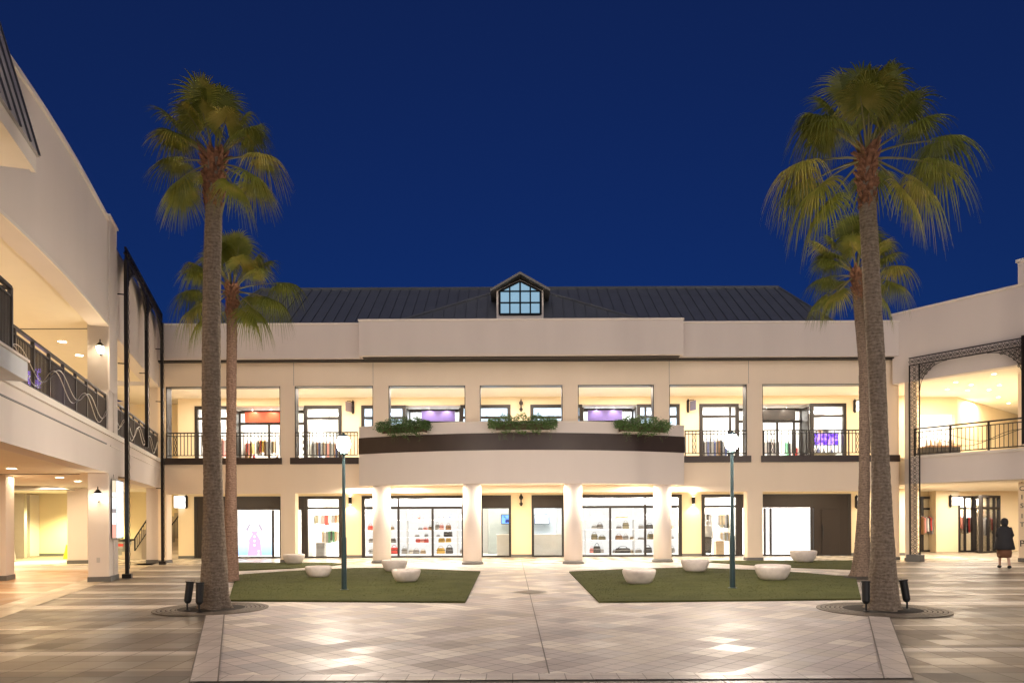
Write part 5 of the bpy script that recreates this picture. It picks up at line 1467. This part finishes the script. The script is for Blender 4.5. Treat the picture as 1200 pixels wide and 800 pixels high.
m = MB()
for i in range(8):
    p0 = P(159,600,33.0).x; m.box(p0-.02+i*.14, P(184,600,33.0).x, 31.6, 33.4, .01+i*.16, .01+(i+1)*.16)
m.build('side_staircase', M['stairs'], lwing)
m = MB(); pA = P(158,645,31.5); pB = P(190,594,31.5)
m.tube([pA+ZU*.55, pB+ZU*.45], .03, 6); m.tube([pA, pA+ZU*.55], .03, 6); m.tube([pA, pB-ZU*.1], .02, 6)
for i in range(1, 12):
    q = pA.lerp(pB, i/12); m.tube([q-ZU*.02, q+ZU*.5], .012, 4)
m.build('side_stair_railing', M['rail'], lwing)
p = G(80.3, 654.5); 
wf = thing('wet_floor_sign', 'yellow folding floor sign beside the inner pillar of the left wing', 'floor sign', p)
ym = plain('sign_yellow', (.80,.58,.02), .45)
for s, nm in ((1,'front_panel'),(-1,'back_panel')):
    m = MB(); d = s*.16
    m.slab([(p.x-.15,p.y-d,.01),(p.x+.15,p.y-d,.01),(p.x+.10,p.y-.01*s,.62),(p.x-.10,p.y-.01*s,.62)], (0,.015,0)); m.build(nm, ym, wf)
p = P(9.5, 632, 30)
ls = thing('lit_sign_stand', 'small glowing pale blue sign on a cream draped stand at the far left', 'sign', (p.x, p.y, .01))
MB().box(p.x-.24, p.x+.24, p.y-.06, p.y+.02, CAMZ+(HY-633.5)/F*30, CAMZ+(HY-615.5)/F*30).build('panel_frame', CM['white'], ls)
MB().box(p.x-.19, p.x+.19, p.y-.068, p.y-.061, CAMZ+(HY-631.5)/F*30, CAMZ+(HY-618)/F*30).build('lit_panel', emis('pale_blue_lit', (.62,.88,1), 1.3), ls)
MB().lathe([(.30,0),(.26,.25),(.20,.6),(.16,.76)], (p.x,p.y,.01), 14, 1, .8).build('drape', CM['white'], ls, smooth=True)
# purple light strings on the far gallery railing
t = thing('string_lights', 'purple and white string lights hanging behind the left balcony railing', 'string lights', loc2(lw,-5.6,.5,4.1))
pm = emis('purple_bulb', (.35,.20,1), 5); pw_ = emis('white_bulb', (.75,.75,1), 5)
m1, m2, m3 = MB(), MB(), MB(); random.seed(8)
for i in range(11):
    px = 34+i*1.35
    for j in range(9):
        py = 433+j*2.6
        if random.random() < .35: continue
        q = unroll(px, py); Y = (LO.y-0) 
        # intersect the view ray with the vertical plane .4 m behind the railing
        k = Vector((q[0]/F, 1, 0)); o_ = LO+LN*.45; nn = Vector((LN.x, LN.y, 0))
        Yd = o_.dot(nn)/k.dot(nn); v = Vector((q[0]/F*Yd, Yd, CAMZ+q[1]/F*Yd))
        (m1 if random.random() < .6 else m2).box(v.x-.012, v.x+.012, v.y-.012, v.y+.012, v.z-.014, v.z+.014)
        if j == 0: m3.tube([v, v-ZU*.45], .003, 4)
m1.build('purple_bulbs', pm, t); m2.build('white_bulbs', pw_, t); m3.build('wires', M['black'], t)
# lettering on the right pillar
def text_obj(s, loc, size, rot, mat, parent, name='lettering'):
    cu = bpy.data.curves.new(name, 'FONT'); cu.body = s; cu.size = size; cu.extrude = .006; cu.align_x = 'CENTER'
    o = bpy.data.objects.new(name, cu); COL.objects.link(o)
    dg = bpy.context.evaluated_depsgraph_get(); me = bpy.data.meshes.new_from_object(o.evaluated_get(dg))
    bpy.data.objects.remove(o)
    o = bpy.data.objects.new(name, me); COL.objects.link(o); me.materials.append(mat)
    mw = Matrix.Translation(loc) @ Matrix.Rotation(rot, 4, 'Z') @ Matrix.Rotation(R(90), 4, 'X')
    o.parent = parent; o.matrix_parent_inverse = Matrix.Identity(4)
    o.matrix_local = WM[parent.name].inverted() @ mw
    return o
for ch, py in (('T',571),('C',580),('I',590),('S',600),('I',612),('T',622),('P',645)):
    pl_ = loc2(rw, 2.72, 2.49, CAMZ+(HY-py+2.6)/F*27)
    text_obj(ch, pl_, .34 if ch == 'P' else .24, RROT, M['black'], rwing)
# kiosk on the right balcony
ks = thing('display_counter', 'dark counter with pale goods behind the right wing railing', 'counter', P(1106,528,30.5))
a, b = P(1087,600,30.5).x, P(1126,600,30.5).x
MB().box(a, b, 30.5, 31.3, 4.0, 4.62).build('body', CM['black'], ks); MB().box(a-.03, b+.03, 30.47, 31.33, 4.621, 4.67).build('worktop', CM['brown'], ks)
random.seed(2)
for i in range(7):
    x = a+.15+(b-a-.3)*i/6; MB().lathe([(.07,0),(.08,.05),(.05,.12+.1*random.random()),(.02,.3)], (x,30.8,4.671), 10).build('goods', CM[random.choice(('white','tan','silver'))], ks)
# ------------------------------------------------------------------ PERSON
pb = G(1177, 665.3)
skin = plain('skin', (.55,.36,.27), .5, var=.05); cloth = plain('dark_coat', (.022,.022,.026), .8, var=.3, scale=9, bump=.3, bscale=25); brn = plain('brown_skirt', (.16,.07,.035), .8)
pr = figure('person', None, pb, 1.60, skin, R(160), dict(kL=(.10,-.14,.52), aL=(.10,-.16,.09), tL=(.11,-.31,.04), kR=(-.10,.02,.5), aR=(-.10,.22,.12), tR=(-.10,.10,.03), eL=(.20,.08,1.16), wL=(.16,-.08,1.02), mL=(.12,-.14,.98), fL=(.10,-.18,.95), gL=(.08,-.15,.99), eR=(-.20,.08,1.16), wR=(-.16,-.08,1.02), mR=(-.12,-.14,.98), fR=(-.10,-.18,.95), gR=(-.08,-.15,.99)))
tag(pr, 'person in a dark hooded coat and brown skirt walking past the right wing shopfront', 'person')
def wear(name, prof, mat, sx=1, sy=.75, dx=0, dy=0):
    m = MB(); vs = m.lathe(prof, (dx,dy,0), 24, sx, sy)
    o = m.build(name, mat, None, smooth=True); o.parent = pr; return o
wear('coat', [(.05,1.39),(.11,1.35),(.185,1.29),(.215,1.15),(.235,.95),(.27,.78),(.30,.62),(.27,.60)], cloth, 1.05, .85)
wear('skirt', [(.20,.66),(.22,.5),(.20,.36),(.16,.34)], brn, 1, .9)
wear('hair', [(.03,1.33),(.085,1.37),(.112,1.44),(.115,1.52),(.09,1.59),(.03,1.625)], cloth, .92, .95, 0, -.015)
for s in (-1, 1):
    m = MB(); fc = R(160)
    def tr(v): 
        return Vector((v[0]*math.cos(fc)-v[1]*math.sin(fc), v[0]*math.sin(fc)+v[1]*math.cos(fc), v[2]))*(1.60/1.75)
    m.tube([tr((s*.15,0,1.42)), tr((s*.22,.08,1.16)), tr((s*.17,-.07,1.03))], [.075,.062,.05], 10)
    o = m.build('sleeve', cloth, None, smooth=True); o.parent = pr
    y = -.24 if s > 0 else .16
    m = MB(); m.tube([tr((s*.10,y+.10,.06)), tr((s*.10,y+.02,.055)), tr((s*.105,y-.12,.035))], [.048,.052,.03], 10)
    o = m.build('shoe', M['black'], None, smooth=True); o.parent = pr

# ------------------------------------------------------------------ SKY, SUN, CAMERA
w = bpy.data.worlds.new('World'); scene.world = w; w.use_nodes = True
nt = w.node_tree; bg = nt.nodes['Background']
sky = N(nt, 'ShaderNodeTexSky', sky_type='NISHITA'); sky.sun_disc = False
SUN_EL, SUN_AZ = 2.0, 183.0   # sun rotation: azimuth clockwise from +Y
sky.sun_elevation = R(SUN_EL); sky.sun_rotation = R(SUN_AZ); sky.air_density = 1.0; sky.dust_density = .2; sky.ozone_density = 6
mx = N(nt, 'ShaderNodeMix', data_type='RGBA', blend_type='MULTIPLY'); mx.inputs['Factor'].default_value = 1
mx.inputs[7].default_value = (.30,.42,.80,1)
ad_ = N(nt, 'ShaderNodeMix', data_type='RGBA', blend_type='ADD'); ad_.inputs['Factor'].default_value = 1
ad_.inputs[7].default_value = (.040,.058,.07,1)
L(nt, sky.outputs[0], mx.inputs[6]); L(nt, mx.outputs[2], ad_.inputs[6]); L(nt, ad_.outputs[2], bg.inputs[0]); bg.inputs[1].default_value = .059
sun = bpy.data.lights.new('sun', 'SUN'); sun.energy = .72; sun.angle = R(70); sun.color = (1,.84,.72)
so = bpy.data.objects.new('sun', sun); COL.objects.link(so)
az, el = R(183), R(10)
d = Vector((math.sin(az)*math.cos(el), math.cos(az)*math.cos(el), math.sin(el)))
so.rotation_euler = d.to_track_quat('Z', 'Y').to_euler(); so.location = (0, -10, 20)
cam = bpy.data.cameras.new('camera'); cam.sensor_width = 36; cam.lens = F/1200*36; cam.shift_y = (610-400)/1200; cam.clip_end = 2000; cam.clip_start = .05
co = bpy.data.objects.new('camera', cam); COL.objects.link(co); co.location = (0,0,CAMZ)
co.rotation_mode = 'QUATERNION'
co.rotation_quaternion = (Matrix.Rotation(R(90), 3, 'X') @ Matrix.Rotation(-ROLL, 3, 'Z')).to_quaternion()
scene.camera = co
vs_ = scene.view_settings; vs_.view_transform = 'Standard'; vs_.look = 'None'; vs_.gamma = 1; vs_.exposure = .85; vs_.use_curve_mapping = False
cy = scene.cycles
cy.use_denoising = True; cy.max_bounces = 6; cy.diffuse_bounces = 4; cy.glossy_bounces = 3; cy.transparent_max_bounces = 12; cy.transmission_bounces = 4
cy.caustics_reflective = False; cy.caustics_refractive = False; cy.sample_clamp_indirect = 6; cy.sample_clamp_direct = 0
for o_, l_ in ((0,0),):
    pass
